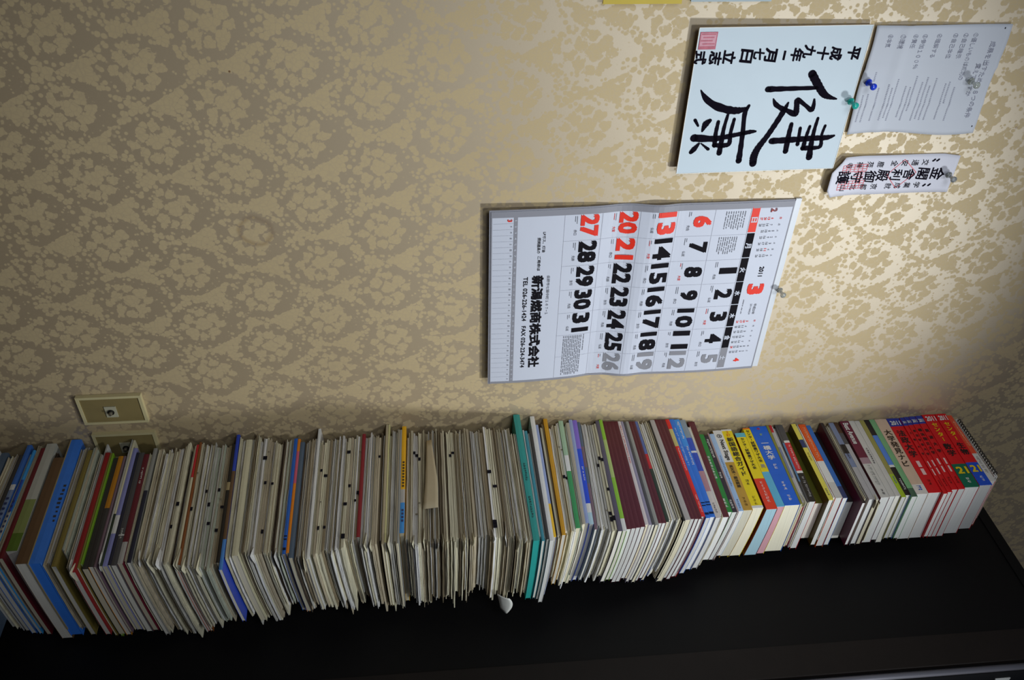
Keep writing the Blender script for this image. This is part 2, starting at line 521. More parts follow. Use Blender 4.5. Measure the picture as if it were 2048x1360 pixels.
pin((-0.1373, -0.0065, 1.8552), 'd8dcd4', 'clear push pin near the title of the printed note', 0.75)
pin((0.0313, -0.0065, 1.8781), 'b4b8b8', 'clear grey push pin at the top of the shrine talisman', 0.7)
pin((0.2666, -0.0060, 1.6307), 'c4c6c0', 'clear push pin holding the top of the calendar', 0.7)

# ------------------------------------------------------------------ wall calendar, March 2011
CX, CZ = 0.0772, 1.0858
WHT = plain('calendar_white', 'c6cad6', 0.5, 0.25, 0.015, 30)
CGR = plain('calendar_grey', '8c8c94', 0.5, 0.25, 0.03, 30)
CLN = plain('calendar_line', 'b4b6c0', 0.6, 0.2, 0.02, 30)
CRD = plain('calendar_red', 'e0301c', 0.5, 0.3, 0.02, 30)
CBK = plain('calendar_black', '17151a', 0.8, 0.08, 0.02, 30)
CDG = plain('calendar_numeral_grey', '86868c', 0.5, 0.3, 0.02, 30)
CSM = plain('calendar_small_grey', '7e8088', 0.55, 0.3, 0.02, 30)
def cal_off(a, b):
    """How far the hanging sheets stand off the wall (metres); a, b in mm from the lower near corner."""
    t = b / 540
    o = 0.0035 + 0.010 * max(0.0, 1 - t) ** 1.3
    o += 0.0050 * math.exp(-((b - 292 + 0.06 * a) / 26) ** 2) - 0.0050 * math.exp(-((b - 232 + 0.06 * a) / 30) ** 2)
    o += 0.0030 * math.sin(b / 540 * math.pi * 3.0 + 0.6) * (0.4 + 0.6 * a / 385)
    return max(o, 0.0024)
def cpl(lift):
    return lambda a, b: (CX + a / 1000, -cal_off(a, b) - lift, CZ + b / 1000)
cal = thing('wall_calendar', (CX + .19, 0, CZ), 'large wall calendar for March 2011 with big red and black dates', 'calendar')
CO = cal.location
def csheet(name, par, a0, a1, b0, b1, lift, m, na=8, nb=60, th=0.0006):
    q = MB(); pl = cpl(lift)
    q.grid([[pl(a0 + (a1 - a0) * i / na, b0 + (b1 - b0) * j / nb) for i in range(na + 1)] for j in range(nb + 1)], m, (0, th, 0))
    return q.build(name, par, CO, smooth=False)
bk = csheet('back_sheets', cal, -2.5, 386.5, -1.5, 532, 0.0000, CGR, th=0.0018)
pg = csheet('calendar_page', cal, 0, 385, 1.5, 532.5, 0.0007, WHT)
hb = csheet('hanging_strip', cal, -4, 381, 532.5, 543, 0.0010, plain('strip_white', 'd0d4da', 0.4, 0.4, 0.02), nb=3, th=0.003)
def cmesh(name, par=pg):
    return MB()
L1, L2 = cpl(0.0011), cpl(0.0014)
def seg_rect(q, m, pl, a0, a1, b0, b1):
    nb = max(1, int(abs(b1 - b0) / 9)); na = max(1, int(abs(a1 - a0) / 50))
    q.grid([[pl(a0 + (a1 - a0) * i / na, b0 + (b1 - b0) * j / nb) for i in range(na + 1)] for j in range(nb + 1)], m)
q = MB()
for r in ((0, 11.5, 1.5, 532.5), (380.5, 385, 1.5, 532.5), (11.5, 380.5, 1.5, 3.5), (11.5, 380.5, 530.5, 532.5), (11.5, 380.5, 40.5, 47.0)):
    seg_rect(q, CGR, L1, *r)
q.build('page_border', pg, CO)
q = MB()
GX = [11.5 + 52.7 * i for i in range(8)]
GZ = [128, 194, 260.5, 326, 392, 456]
for z_ in GZ: seg_rect(q, CLN, L1, 11.5, 380.5, z_ - .35, z_ + .35)
for x_ in GX[1:7]: seg_rect(q, CLN, L1, x_ - .3, x_ + .3, 128, 456)
for i in range(1, 31): seg_rect(q, CLN, L1, 11.5 + i * 11.9 - .2, 11.5 + i * 11.9 + .2, 5, 40)
q.build('grid_lines', pg, CO)
CC = [34.5, 88.0, 141.0, 193.5, 246.5, 300.0, 351.0]
q = MB()
for i in range(7):
    m = CRD if i == 0 else (CDG if i == 6 else CBK)
    seg_rect(q, m, L1, CC[i] - 25.6, CC[i] + 25.6, 457.5, 471.5)
wb = q.build('weekday_bar', pg, CO)
q = MB()
for i, ch in enumerate('日月火水木金土'):
    put_text(q, ch, WHT, L2, CC[i] - 5.5, CC[i] + 5.5, 459, 470, 0.03)
q.build('weekday_lettering', wb, CO)
KB, KR, KG = MB(), MB(), MB()
RZ = [437.0, 371.5, 307.0, 240.5, 172.0]
ROKU = ['先勝', '友引', '先負', '仏滅', '大安', '赤口']
KS, KP = MB(), MB()
for d in range(1, 32):
    c = (d + 1) % 7; r = (d + 1) // 7
    k, m = (KR, CRD) if (c == 0 or d == 21) else ((KG, CDG) if c == 6 else (KB, CBK))
    w = 23 if d < 10 else 45
    put_text(k, str(d), m, L2, CC[c] - w / 2, CC[c] + w / 2, RZ[r] - 16.5, RZ[r] + 16.5, 0.042, 1.7)
    n = (26 + d - 1) % 6 if d < 5 else (1 + d - 5) % 6
    kk, mm = (KP, CRD) if ROKU[n] == '大安' else (KS, CSM)
    put_text(kk, ROKU[n], mm, L2, CC[c] + 7, CC[c] + 18, RZ[r] - 27, RZ[r] - 21.5, 0.01)
    for g in range(2):
        put_rect(kk if g else KS, mm if g else CSM, L2, CC[c] - 20, CC[c] - 20 + rnd.uniform(7, 16), RZ[r] - 22.6 - 3.2 * g, RZ[r] - 21.8 - 3.2 * g)
put_text(KR, '3', CRD, L2, 174, 199, 482, 514, 0.05, 1.5)
put_text(KS, '2011', CBK, L2, 136, 158, 496.5, 505, 0.02)
put_text(KS, '平成23年', CSM, L2, 221, 246, 503, 508.5, 0.02)
put_text(KS, '2011 MARCH', CSM, L2, 221, 246, 496, 499.5, 0.01)
put_text(KS, '2', CSM, L2, 12.5, 20.5, 491, 503, 0.04)
put_text(KR, '2', CRD, L2, 12.5, 20.5, 491, 503, 0.045)
put_text(KR, '4', CRD, L2, 355, 364, 489, 501, 0.045)
def mini(x0, first, days, step):
    for d in range(1, days + 1):
        c = (d - 1 + first) % 7; r = (d - 1 + first) // 7
        red = c == 0 or (days == 28 and d == 11) or (days == 30 and d == 29)
        k, m = (KP, CRD) if red else (KS, CSM)
        w = 2.6 if d < 10 else 5.4
        put_text(k, str(d), m, L2, x0 + c * step - w / 2, x0 + c * step + w / 2, 504.5 - r * 6.6 - 2.2, 504.5 - r * 6.6 + 2.2, 0.02)
    for c, ch in enumerate('日月火水木金土'):
        put_text(KP if c == 0 else KS, ch, CRD if c == 0 else CSM, L2, x0 + c * step - 1.8, x0 + c * step + 1.8, 511, 514.6, 0.01)
mini(33.5, 2, 28, 13.1)
mini(262.5, 5, 30, 12.6)
for (a0, a1, b0, b1, n) in ((16, 54, 408, 446, 9), (68, 104, 404, 440, 9), (277, 375, 139, 176, 11), (276, 320, 178, 181, 1), (210, 250, 479, 481, 1)):
    for i in range(n):
        bb = b1 - (b1 - b0) * i / max(n, 2)
        aa = a0
        while aa < a1 - 5:
            w = rnd.uniform(3, 12)
            put_rect(KS, CSM, L2, aa, min(a1, aa + w), bb - 0.7, bb + 0.5)
            aa += w + rnd.uniform(.8, 2.5)
put_text(KP, '3', CRD, L2, 15, 20, 29.5, 37.5, 0.03)
for i in range(31):
    put_text(KS, str(i + 1), WHT, L2, 15.5 + i * 11.9, 19.5 + i * 11.9, 42, 45.5, 0.01)
    put_text(KS, '日月火水木金土'[(i + 2) % 7], CSM, L2, 15.8 + i * 11.9, 19.0 + i * 11.9, 34.5, 38, 0.01)
put_text(KB, 'LPガス、灯油', CBK, L2, 43, 84, 91.5, 97, 0.01)
put_text(KB, '燃焼器具の', CBK, L2, 54, 86, 82.5, 88.5, 0.01)
put_text(KB, 'ご用命は', CBK, L2, 92, 123, 84, 90, 0.01)
put_text(KB, '新潟燃商株式会社', CBK, L2, 133, 348, 75.5, 97, 0.036)
put_text(KB, 'TEL 026-226-1424   FAX 026-224-3474', CBK, L2, 135, 347, 60.5, 68.5, 0.015)
put_text(KS, '長野市七瀬中町１６７−１', CSM, L2, 134, 221, 103, 108.5, 0.01)
KB.build('black_lettering', pg, CO); KR.build('red_lettering', pg, CO); KG.build('grey_lettering', pg, CO)
KS.build('small_lettering', pg, CO); KP.build('small_red_lettering', pg, CO)

# ------------------------------------------------------------------ calligraphy board
SX, SZ = -0.2288, 1.3941
def sfr(b): return 0.0145 - 0.0065 * b / 272
def spl(lift): return lambda a, b: (SX + a / 1000, -sfr(b) - lift, SZ + b / 1000)
shk = thing('calligraphy_board', (SX + .121, 0, SZ), 'square white calligraphy board with two big brushed black characters', 'calligraphy board')
SO = shk.location
q = MB()
BRD = plain('board_paper', 'c3d0d8', 0.6, 0.25, 0.02, 25); EDG = plain('board_gilt_edge', 'a8906c', 0.5, 0.4, 0.05)
def bfn(x, y, z):
    return (x, y - sfr((z - SZ) * 1000), z)
q.box(SX, SX + .242, 0.0, 0.0032, SZ, SZ + .272, EDG, (1, 1, 1), {'y0': BRD}, bfn)
bo = q.build('board', shk, SO)
q = MB()
T1 = spl(0.0004)
for r in ((-.3, .7, 0, 272), (241.3, 242.3, 0, 272), (.7, 241.3, -.3, .7), (.7, 241.3, 271.3, 272.3)):
    put_rect(q, plain('board_white_rim', 'e6e8e4', 0.5), T1, *r)
q.build('rim', bo, SO)
BRUSH = [[(74.9,192.9,5.3),(91.8,206.1,5.2),(108.1,220.2,4.8),(114.4,231.9,3.1),(117.9,245.3,0.8)],[(98.6,126.7,4.2),(98.5,158.2,3.2),(98.2,206.7,2.5)],[(116.0,207.2,1.0),(127.3,208.7,2.7),(135.6,207.1,3.1),(127.1,194.9,2.7),(117.6,179.6,3.4),(128.9,180.9,3.6),(141.3,181.3,4.2),(135.5,166.8,3.1),(131.6,156.9,3.4),(124.2,145.2,3.1),(113.9,138.7,0.6)],[(120.5,165.7,0.8),(135.8,160.8,3.8),(158.6,151.8,3.8),(179.7,142.2,3.8),(199.0,131.9,4.6),(214.3,127.9,5.3),(228.1,128.9,5.0)],[(181.1,259.3,1.0),(184.7,246.3,3.8),(185.2,221.6,3.8),(186.7,188.9,4.2),(187.9,152.6,4.6)],[(149.8,221.9,1.9),(170.6,221.0,2.5),(194.4,221.8,3.4),(219.9,224.4,4.6)],[(163.4,237.7,1.9),(180.6,235.9,1.9),(197.0,239.1,2.7),(202.4,234.3,2.7),(202.5,209.3,3.8)],[(163.6,211.7,1.9),(183.3,209.8,2.5),(203.3,209.5,3.4)],[(166.2,196.0,2.1),(195.6,198.3,2.7)],[(158.7,179.3,2.7),(178.3,179.2,3.4),(207.5,180.5,3.8)],[(124.9,101.2,1.9),(138.8,97.0,3.1),(170.3,100.0,3.1),(198.3,102.0,3.4),(222.1,103.2,4.2)],[(129.5,97.5,1.9),(132.8,86.2,4.6),(131.7,70.1,5.3),(125.0,49.1,5.2),(115.2,32.7,4.2),(105.0,23.2,2.5),(96.6,17.7,0.4)],[(169.7,122.8,1.0),(170.5,111.8,3.1),(175.3,86.4,3.1),(180.5,54.9,4.2),(178.2,20.3,5.7)],[(147.2,81.4,2.1),(172.0,79.7,2.5),(189.2,80.9,3.1),(192.9,73.4,3.4),(191.9,55.9,3.1)],[(139.9,69.3,1.9),(163.3,67.0,2.5),(186.7,67.2,3.2),(206.7,67.1,3.8)],[(150.9,55.7,2.3),(171.5,55.0,2.7),(193.0,56.7,3.1)],[(147.2,16.9,2.3),(157.2,23.3,1.5)],[(148.5,41.4,2.7),(154.7,35.4,4.6),(167.2,31.5,1.1)],[(188.1,29.9,1.5),(197.7,23.4,3.8),(203.4,18.8,2.9)],[(187.7,32.7,0.8),(198.8,47.0,2.3)]]
DATE = [('平', 43.3, 252.0), ('成', 43.7, 223.9), ('十', 42.7, 202.3), ('九', 40.0, 179.7), ('年', 44.2, 160.7), ('二', 43.9, 134.0), ('月', 43.7, 119.0), ('七', 42.0, 100.1), ('日', 44.6, 80.6), ('立', 46.2, 54.2), ('志', 46.9, 32.4), ('式', 45.7, 8.5)]
SUMI = plain('brush_ink', '120e18', 0.9, 0.04, 0.05, 60)
q = MB(); T2 = spl(0.0006)
def brush(st):
    pts = [Vector((p[0], p[1])) for p in st]; ws = [p[2] for p in st]
    P, Wd = [], []
    n = len(pts)
    for i in range(n - 1):      # Catmull-Rom through the stroke's points
        p0, p1, p2, p3 = pts[max(i - 1, 0)], pts[i], pts[i + 1], pts[min(i + 2, n - 1)]
        for k in range(8):
            u = k / 8
            P.append(0.5 * ((2 * p1) + (p2 - p0) * u + (2 * p0 - 5 * p1 + 4 * p2 - p3) * u * u + (3 * p1 - p0 - 3 * p2 + p3) * u ** 3))
            Wd.append(ws[i] + (ws[i + 1] - ws[i]) * u)
    P.append(pts[-1]); Wd.append(ws[-1])
    prev = None
    for i, p in enumerate(P):
        d = (P[min(i + 1, len(P) - 1)] - P[max(i - 1, 0)])
        if d.length < 1e-6: continue
        d.normalize(); nn = Vector((-d.y, d.x))
        w = Wd[i] * 1.22 * (1 + 0.07 * math.sin(i * 1.7 + p.x))
        a, b = q.vert(*T2(*(p + nn * w))), q.vert(*T2(*(p - nn * w)))
        if prev: q.face((prev[0], prev[1], b, a), SUMI)
        prev = (a, b)
    for end, sgn in ((0, -1), (-1, 1)):      # rounded brush ends
        c, w = P[end], Wd[end] * 1.18
        if w < 1.2: continue
        ids = [q.vert(*T2(c.x + w * math.cos(t_ * math.pi / 6), c.y + w * math.sin(t_ * math.pi / 6))) for t_ in range(12)]
        q.face(ids, SUMI)
for st in BRUSH: brush(st)
q.build('brushed_characters', bo, SO)
q = MB()
for ch, a, b in DATE:
    s_ = 10.5 if ch not in '二七' else 9
    put_text(q, ch, SUMI, T2, a - s_, a + s_, b - s_ * .95, b + s_ * .95, 0.032, 3, 0.12)
q.build('date_lettering', bo, SO)
q = MB()
SEAL = plain('seal_vermilion', 'd09aa6', 0.6, 0.2, 0.12, 160); SEA2 = plain('seal_deep', 'c0707e', 0.6, 0.2, 0.2, 160)
put_rect(q, SEAL, T1, 6.5, 33, 2.5, 29.5)
for i in range(5):
    put_rect(q, SEA2, T2, 9 + i * 4.9, 10.8 + i * 4.9, 5 + (i % 2) * 3, 27 - (i % 3) * 2)
put_rect(q, SEA2, T2, 28, 32, 4, 28)
for r in ((6.5, 8, 2.5, 29.5), (31.5, 33, 2.5, 29.5), (8, 31.5, 2.5, 4), (8, 31.5, 28, 29.5)):
    put_rect(q, SEA2, T2, *r)
q.build('seal', bo, SO)

# ------------------------------------------------------------------ printed note
NOTE = plain('note_paper', 'c0c4cc', 0.7, 0.2, 0.03, 12)
NINK = plain('note_ink', '9c9eac', 0.7, 0.2, 0.05)
def noff(a, b):
    o = 0.0034 + 0.0022 * math.sin(b / 38.0 + a / 60.0) * (0.3 + abs(a - 90) / 130) + 0.0016 * abs(math.sin((a - 62) / 180 * math.pi))
    o += 0.0022 * math.exp(-((a - 66) / 5) ** 2) + 0.0016 * math.exp(-((a - 128) / 6) ** 2) + 0.0018 * math.exp(-((b - 52) / 6) ** 2)
    return max(0.0018, o)
NX, NZ = -0.2265, 1.6735
def npl(lift): return lambda a, b: (NX + a / 1000, -noff(a, b) - lift, NZ + b / 1000)
note = thing('printed_note', (NX + .09, 0, NZ), 'crumpled printed note listing eight points under a slanting title', 'note')
NO = note.location
q = MB(); pl = npl(0)
q.grid([[pl((180 - 3 * math.sin(j / 6)) * i / 24, 219 * j / 36 + (1.5 * math.sin(i / 3.0) if j in (0, 36) else 0)) for i in range(25)] for j in range(37)], NOTE, (0, 0.0004, 0))
sh = q.build('sheet', note, NO, smooth=True)
q = MB(); pl = npl(0.0005)
def nt_(s, a0, a1, b, h, bold=0.0):
    put_text(q, s, NINK, pl, a0, a1, b - h / 2, b + h / 2, bold)
nt_('成果を出すための８つの条件', 27, 153, 198.5, 9.5, .01); nt_('覚えてますか', 62, 116, 187, 8.5, .01)
for s, a1, b in (('①優しいものは成功の', 89, 165.5), ('②自己暗示', 54, 149.5), ('③自己本位', 54, 132.5), ('④理解する', 52, 105.5), ('⑤参加１００％', 69, 82), ('⑥責任', 36, 66.5), ('⑦環境', 36, 46), ('⑧本気', 34, 26)):
    nt_(s, 14, a1, b, 8.5, .005)
for (a0, a1, b) in ((101, 157, 160.5), (95, 155, 144), (92, 128, 150), (86, 156, 126), (98, 156, 118), (84, 156, 111), (92, 156, 104), (82, 140, 92), (100, 156, 86), (98, 150, 78), (86, 156, 62), (100, 150, 55), (94, 156, 48), (100, 155, 33), (74, 90, 21), (110, 158, 18), (112, 157, 10)):
    aa = a0
    while aa < a1:
        put_rect(q, NINK, pl, aa, aa + 1.5, b - 1.1, b + 1.1); aa += 2.5 + rnd.random() * .5
for a, b in ((5, 208), (167, 213)):
    put_rect(q, INK, pl, a, a + 2.4, b, b + 1.6)
q.build('lettering', sh, NO)

# ------------------------------------------------------------------ shrine talisman
TAL = plain('talisman_paper', 'd0d0da', 0.65, 0.2, 0.02, 20); TRED = plain('talisman_red', 'd85a60', 0.6, 0.25, 0.1, 90)
def toff(a, b):
    t = max(0, (1726 - b) / 62)
    return 0.0030 + 0.0125 * t ** 1.6 + 0.0012 * math.sin(b / 30)
def tpl(lift): return lambda a, b: (a / 1000, -toff(a, b) - lift, b / 1000)
tal = thing('paper_talisman', (.03, 0, 1.664), 'white paper shrine talisman with black brush writing and red stamps', 'talisman')
TO = tal.location
def tlim(b):
    lo, hi = -6.5 + 4 * max(0, (b - 1860) / 30), 68.0
    if b < 1682: lo = -1 + (1682 - b) * 1.15
    if b < 1676: hi = 71.5 - (1676 - b) * 1.45
    return lo, max(hi, lo + .5)
q = MB(); pl = tpl(0)
rows = []
for j in range(46):
    b = 1664 + (1890.5 - 1664) * j / 45
    lo, hi = tlim(b)
    rows.append([pl(lo + (hi - lo) * i / 8, b) for i in range(9)])
q.grid(rows, TAL, (0, 0.0004, 0))
ts = q.build('paper_strip', tal, TO, smooth=True)
q = MB(); pl = tpl(0.0006)
for ch, a, b, s_ in (('金', 31.5, 1861, 12), ('閣', 31, 1834, 11), ('舎', 31.5, 1809.5, 10.5), ('利', 31, 1786, 10.5), ('殿', 31.5, 1761, 11), ('御', 32.5, 1738.5, 11), ('守', 33, 1715, 11), ('護', 31.5, 1689.5, 12.5)):
    put_text(q, ch, SUMI, pl, a - s_, a + s_, b - s_, b + s_, 0.012, 3, 0.1)
for s, a, b0, st in (('交通安全', 9.3, 1832, 18.6), ('鹿苑禅寺', 10, 1751.5, 18.8), ('学業成就', 52.6, 1830, 17.6), ('京都北山', 52.4, 1751.5, 19)):
    for i, ch in enumerate(s):
        put_text(q, ch, SUMI, pl, a - 5.5, a + 5.5, b0 - st * i - 6, b0 - st * i + 6, 0.0, 3, 0.1)
for a, b in ((5.5, 1853), (5.5, 1846), (53, 1853), (53.5, 1844)):
    put_text(q, '、', SUMI, pl, a - 3, a + 3, b - 3, b + 3, 0.03)
q.build('brush_lettering', ts, TO)
q = MB(); pl = tpl(0.0004)
def redline(a0, b0, a1, b1, w=1.1):
    d = Vector((a1 - a0, b1 - b0)); L = d.length; d.normalize(); nn = Vector((-d.y, d.x)) * w / 2
    k = max(1, int(L / 12))
    for i in range(k):
        s0, s1 = d * L * i / k, d * L * (i + 1) / k
        ids = [q.vert(*pl(a0 + s.x + e * nn.x, b0 + s.y + e * nn.y)) for s, e in ((s0, -1), (s1, -1), (s1, 1), (s0, 1))]
        q.face(ids, TRED)
dm = [(2.5, 1793), (28, 1821), (57.5, 1792.5), (30.5, 1768.5)]
for i in range(4): redline(*dm[i], *dm[(i + 1) % 4])
for i in range(7): redline(9, 1684 + i * 7.5, 22, 1684 + i * 7.5, .9)
for i in range(4): redline(9 + i * 4.3, 1684, 9 + i * 4.3, 1729, .9)
for i in range(8): redline(40, 1683 + i * 6.8, 55, 1683 + i * 6.8, .9)
for i in range(4): redline(40 + i * 5, 1683, 40 + i * 5, 1731, .9)
for i in range(4): redline(24 + i * 4, 1708, 24 + i * 4, 1727, .8)
q.build('red_stamps', ts, TO)

# ------------------------------------------------------------------ two small boards at the frame's upper edge
q = MB(); q.box(-0.398, -0.2625, -0.0105, -0.006, 1.2462, 1.3625, plain('yellow_card_stock', 'c8b048', 0.6, 0.3, 0.05), (1, 1, 1))
o = q.build('yellow_card', None, (-0.33, 0, 1.2462)); tag(o, 'yellow card on the wall, only its rim showing beside the calligraphy board', 'card')
q = MB(); q.box(-0.398, -0.2642, -0.0075, -0.0, 1.3770, 1.498, plain('pale_blue_card_stock', 'aab8bc', 0.6, 0.3, 0.04), (1, 1, 1))
o = q.build('pale_card', None, (-0.33, 0, 1.377)); tag(o, 'pale blue-grey card on the wall, only its rim showing by the yellow card', 'card')


# ------------------------------------------------------------------ the tower of books and papers
def _ip(xs, ys, x):
    return float(np.interp(x, xs, ys))
ZA = [0, .3, .6, .8, .915, 1.14, 1.27, 1.45, 1.56, 1.6, 1.68, 1.75, 1.95, 2.2]
VA = [.010, .008, .018, .014, .0, -.010, -.024, -.027, -.024, -.021, -.007, -.003, .005, .005]
ZB = [0, .29, .6, .71, .8, .915, 1.14, 1.27, 1.45, 1.52, 1.6, 1.66, 1.71, 1.735, 1.78, 1.93, 2.03, 2.12, 2.2]
VB = [.0, .012, .014, .005, 0, -.004, .005, -.010, .012, .002, .002, .006, -.009, .004, .004, -.004, -.010, .002, .008]
def sag(x, y, z):
    """The tower is not packed evenly: bindings pile up higher than fore-edges, so courses dip along x and y."""
    xn = max(-0.5, min(1.5, (x - 0.6) / 0.17)); yn = (-0.2 - y) / 0.27
    s = xn * (0.55 + 0.45 * xn) if xn > 0 else xn * 0.55
    return z + (_ip(ZA, VA, z) * s + _ip(ZB, VB, z) * yn) * min(1, z / 0.12)

G_PAPER = 'paper bundles in the tower'
G_BOOK = 'books and booklets in the tower'

def spine_place(X, y_back, z0, z1):
    """(u, v) -> world on the spine face; u: mm across the spine (up), v: mm from the wall end (towards the front is negative)."""
    return lambda u, v: (X, y_back + v / 1000, z0 + u / 1000)

def letter_spine(r, o, X, yb, L, z0, z1, texts):
    T = (z1 - z0) * 1000; Lm = L * 1000
    q = MB()
    P = spine_place(X - 0.0005, yb, z0, z1)
    for f0, f1, mode, s, c in texts:
        m = stock(c)
        a, b = -f0 * Lm, -f1 * Lm
        if mode == 'v':
            put_column(q, s, m, P, T / 2, min(T * 0.58, (a - b) / len(s) * .95), a, b, 0.022)
        elif mode == 'c':
            put_text(q, s, m, P, T * .12, T * .88, b, a, 0.03)
        elif mode == 'h':
            R = lambda u, v: P(v, -u)
            put_text(q, s, m, R, f0 * Lm, f1 * Lm, T * .2, T * .8, 0.02)
        elif mode == 'g':        # small Latin-like print too soft to read
            y = a
            while y > b + 2:
                w = rnd.uniform(1.2, 3.2)
                lo = T * rnd.uniform(.30, .42); hi = T * rnd.uniform(.6, .72)
                put_rect(q, m, P, lo, hi, y - w * .35, y)
                put_rect(q, m, P, hi - T * .12, hi, y - w, y)
                if rnd.random() < .5: put_rect(q, m, P, lo, lo + T * .1, y - w, y)
                y -= w + rnd.uniform(.8, 1.8) + (2.5 if rnd.random() < .12 else 0)
        elif mode == 'g2':       # small upright characters too soft to read
            s_ = min(T * 0.42, 7.0); y = a; u0_ = (T - s_) / 2
            while y - s_ > b - 1:
                for k in range(3):
                    v = y - s_ * (.12 + .3 * k)
                    put_rect(q, m, P, u0_ + rnd.uniform(0, s_ * .35), u0_ + s_ - rnd.uniform(0, s_ * .35), v - s_ * .11, v)
                for k in range(rnd.choice((1, 2, 2))):
                    u = u0_ + s_ * rnd.uniform(.1, .8)
                    put_rect(q, m, P, u, u + s_ * .13, y - s_ * rnd.uniform(.6, .95), y - s_ * rnd.uniform(.0, .3))
                y -= s_ * 1.12
    if q.v:
        q.build('spine_lettering', r, o, warpfn=sag)

def marks_on(r, o, X, yb, L, z0, z1, kind):
    T = (z1 - z0) * 1000; Lm = L * 1000
    P = spine_place(X - 0.0006, yb, z0, z1)
    def bar(v0, v1, u0=.08, u1=.92, m=INK, nm='index_mark'):
        q = MB(); put_rect(q, m, P, T * u0, T * u1, -v1 * Lm, -v0 * Lm); q.build(nm, r, o, warpfn=sag)
    if kind == 'bars':
        for f in (.86, .885, .955, .965): bar(f, f + .008)
    elif kind == 'dash':
        q = MB()
        for i in range(7):
            f = .5 + i * .045
            put_rect(q, stock('s_navyl'), P, T * .2, T * .8, -(f + .02) * Lm, -f * Lm)
        q.build('spine_lettering', r, o, warpfn=sag)
    elif kind == 'sci':
        q = MB()
        for i in range(9):
            f = .36 + i * .028
            put_rect(q, stock('s_brownd'), P, T * .3, T * .75, -(f + .016) * Lm, -f * Lm)
        for i in range(4):
            f = .80 + i * .03
            put_rect(q, stock('s_navyl'), P, T * .3, T * .75, -(f + .018) * Lm, -f * Lm)
        q.build('spine_lettering', r, o, warpfn=sag)
    else:
        k = rnd.uniform(.18, .82)
        bar(k, k + rnd.uniform(.022, .034), .0, 1.0)
        if kind == 2:
            k2 = (k + rnd.uniform(.25, .5)) % .85 + .08
            bar(k2, k2 + .03, 0, 1)
            bar(.88, .92, 0, 1)
        elif rnd.random() < .35:
            k2 = (k + rnd.uniform(.25, .5)) % .8 + .1
            bar(k2, k2 + .012, .15, .85, plain('grey_ink', '7c7460', 0.7))

def make_book(row):
    z0, z1, X, yb, L, W, kind, colr, label = row[:9]
    ex = row[9] if len(row) > 9 else {}
    z0, z1, X, yb, L, W = (v / 1e4 for v in (z0, z1, X, yb, L, W))
    T = z1 - z0
    o = Vector((X + W / 2, yb - L / 2, sag(X + W / 2, yb - L / 2, z0)))
    nm = {'b': 'book', 'm': 'magazine' if 'magazine' in label else ('booklet' if 'booklet' in label else 'workbook'), 'f': 'paper_folder'}[kind]
    for w in ('notebook', 'pamphlet', 'notepad', 'textbook', 'album', 'guidebook'):
        if w in label: nm = w
    r = thing(nm, o, label, {'paper_folder': 'folder'}.get(nm, nm), G_BOOK)
    segs = colr if isinstance(colr, list) else [(1, colr)]
    main = stock(segs[-1][1]) if len(segs) > 1 and kind == 'b' else stock(segs[0][1])
    if kind == 'b' and len(segs) > 1:
        main = stock(max(((f - (segs[i - 1][0] if i else 0)), c) for i, (f, c) in enumerate(segs))[1])
    if ex.get('board'):
        main = stock(ex['board'])
    tc = min(0.0004, T * 0.1)
    q = MB()
    yf = yb - L
    # boards
    e = 0.0002
    q.box(X + .0004, X + W, yf, yb, z0 + e, z0 + e + tc, main, (8, 6, 1))
    q.box(X + .0004, X + W, yf, yb, z1 - e - tc, z1 - e, main, (8, 6, 1))
    # spine, cut where its printed bands change
    p = 0.0
    for f, c in segs:
        q.box(X, X + tc * 1.2, yb - L * f, yb - L * p, z0 + e, z1 - e, stock(c), (1, 3, 2),
              None, lambda x, y, z: (x - 0.0006 * math.sin((z - z0) / T * math.pi) if x < X + 1e-5 else x, y, z))
        p = f
    q.build('cover', r, o, warpfn=sag)
    q = MB()
    pm = pages('cool' if kind == 'b' else ('warm' if rnd.random() < .5 else 'book'))
    if ex.get('pg'):
        pm = pages(ex['pg'])
    if kind == 'f':
        pm = stock(segs[0][1])
    fy = rnd.uniform(.0003, .0012)
    q.box(X + tc * 1.25, X + W - rnd.uniform(.001, .004), yf + fy, yb - .0015, z0 + e + tc, z1 - e - tc, pm, (8, 6, 1))
    q.build('page_block', r, o, warpfn=sag)
    if ex.get('txt'):
        letter_spine(r, o, X - .0007, yb, L, z0, z1, ex['txt'])
    if ex.get('marks'):
        marks_on(r, o, X - .0007, yb, L, z0, z1, {1: 'dash', 2: 'bars', 3: 'sci'}[ex['marks']])
    if ex.get('box'):
        for f0, f1 in ex['box']:
            q = MB(); P = spine_place(X - .0012, yb, z0, z1)
            put_rect(q, stock('s_pinkw'), P, T * 360, T * 620, -f1 * L * 1000, -f0 * L * 1000); q.build('label_box', r, o, warpfn=sag)
    if 'tip' in label or ex.get('curl'):
        curl(r, o, X, yf, z0, z1, 'cream')
    if 'navy label' in label:
        pass
    if 'tan lower edge' in label:
        q = MB(); q.box(X - .0008, X + W * .9, yf - .0006, yb, z0 + e, z0 + .0022, stock('s_tan'), (8, 6, 1)); q.build('tan_board', r, o, warpfn=sag)
        q = MB()
        for i in range(9):       # torn upper edge
            v = yb - L * (.40 + .035 * i)
            q.box(X - .0009, X - .0002, v - L * .02 * rnd.uniform(.5, 1), v, z1 - rnd.uniform(.003, .007), z1 - e, stock('s_charcoal'))
        q.build('torn_edge', r, o, warpfn=sag)
    return r

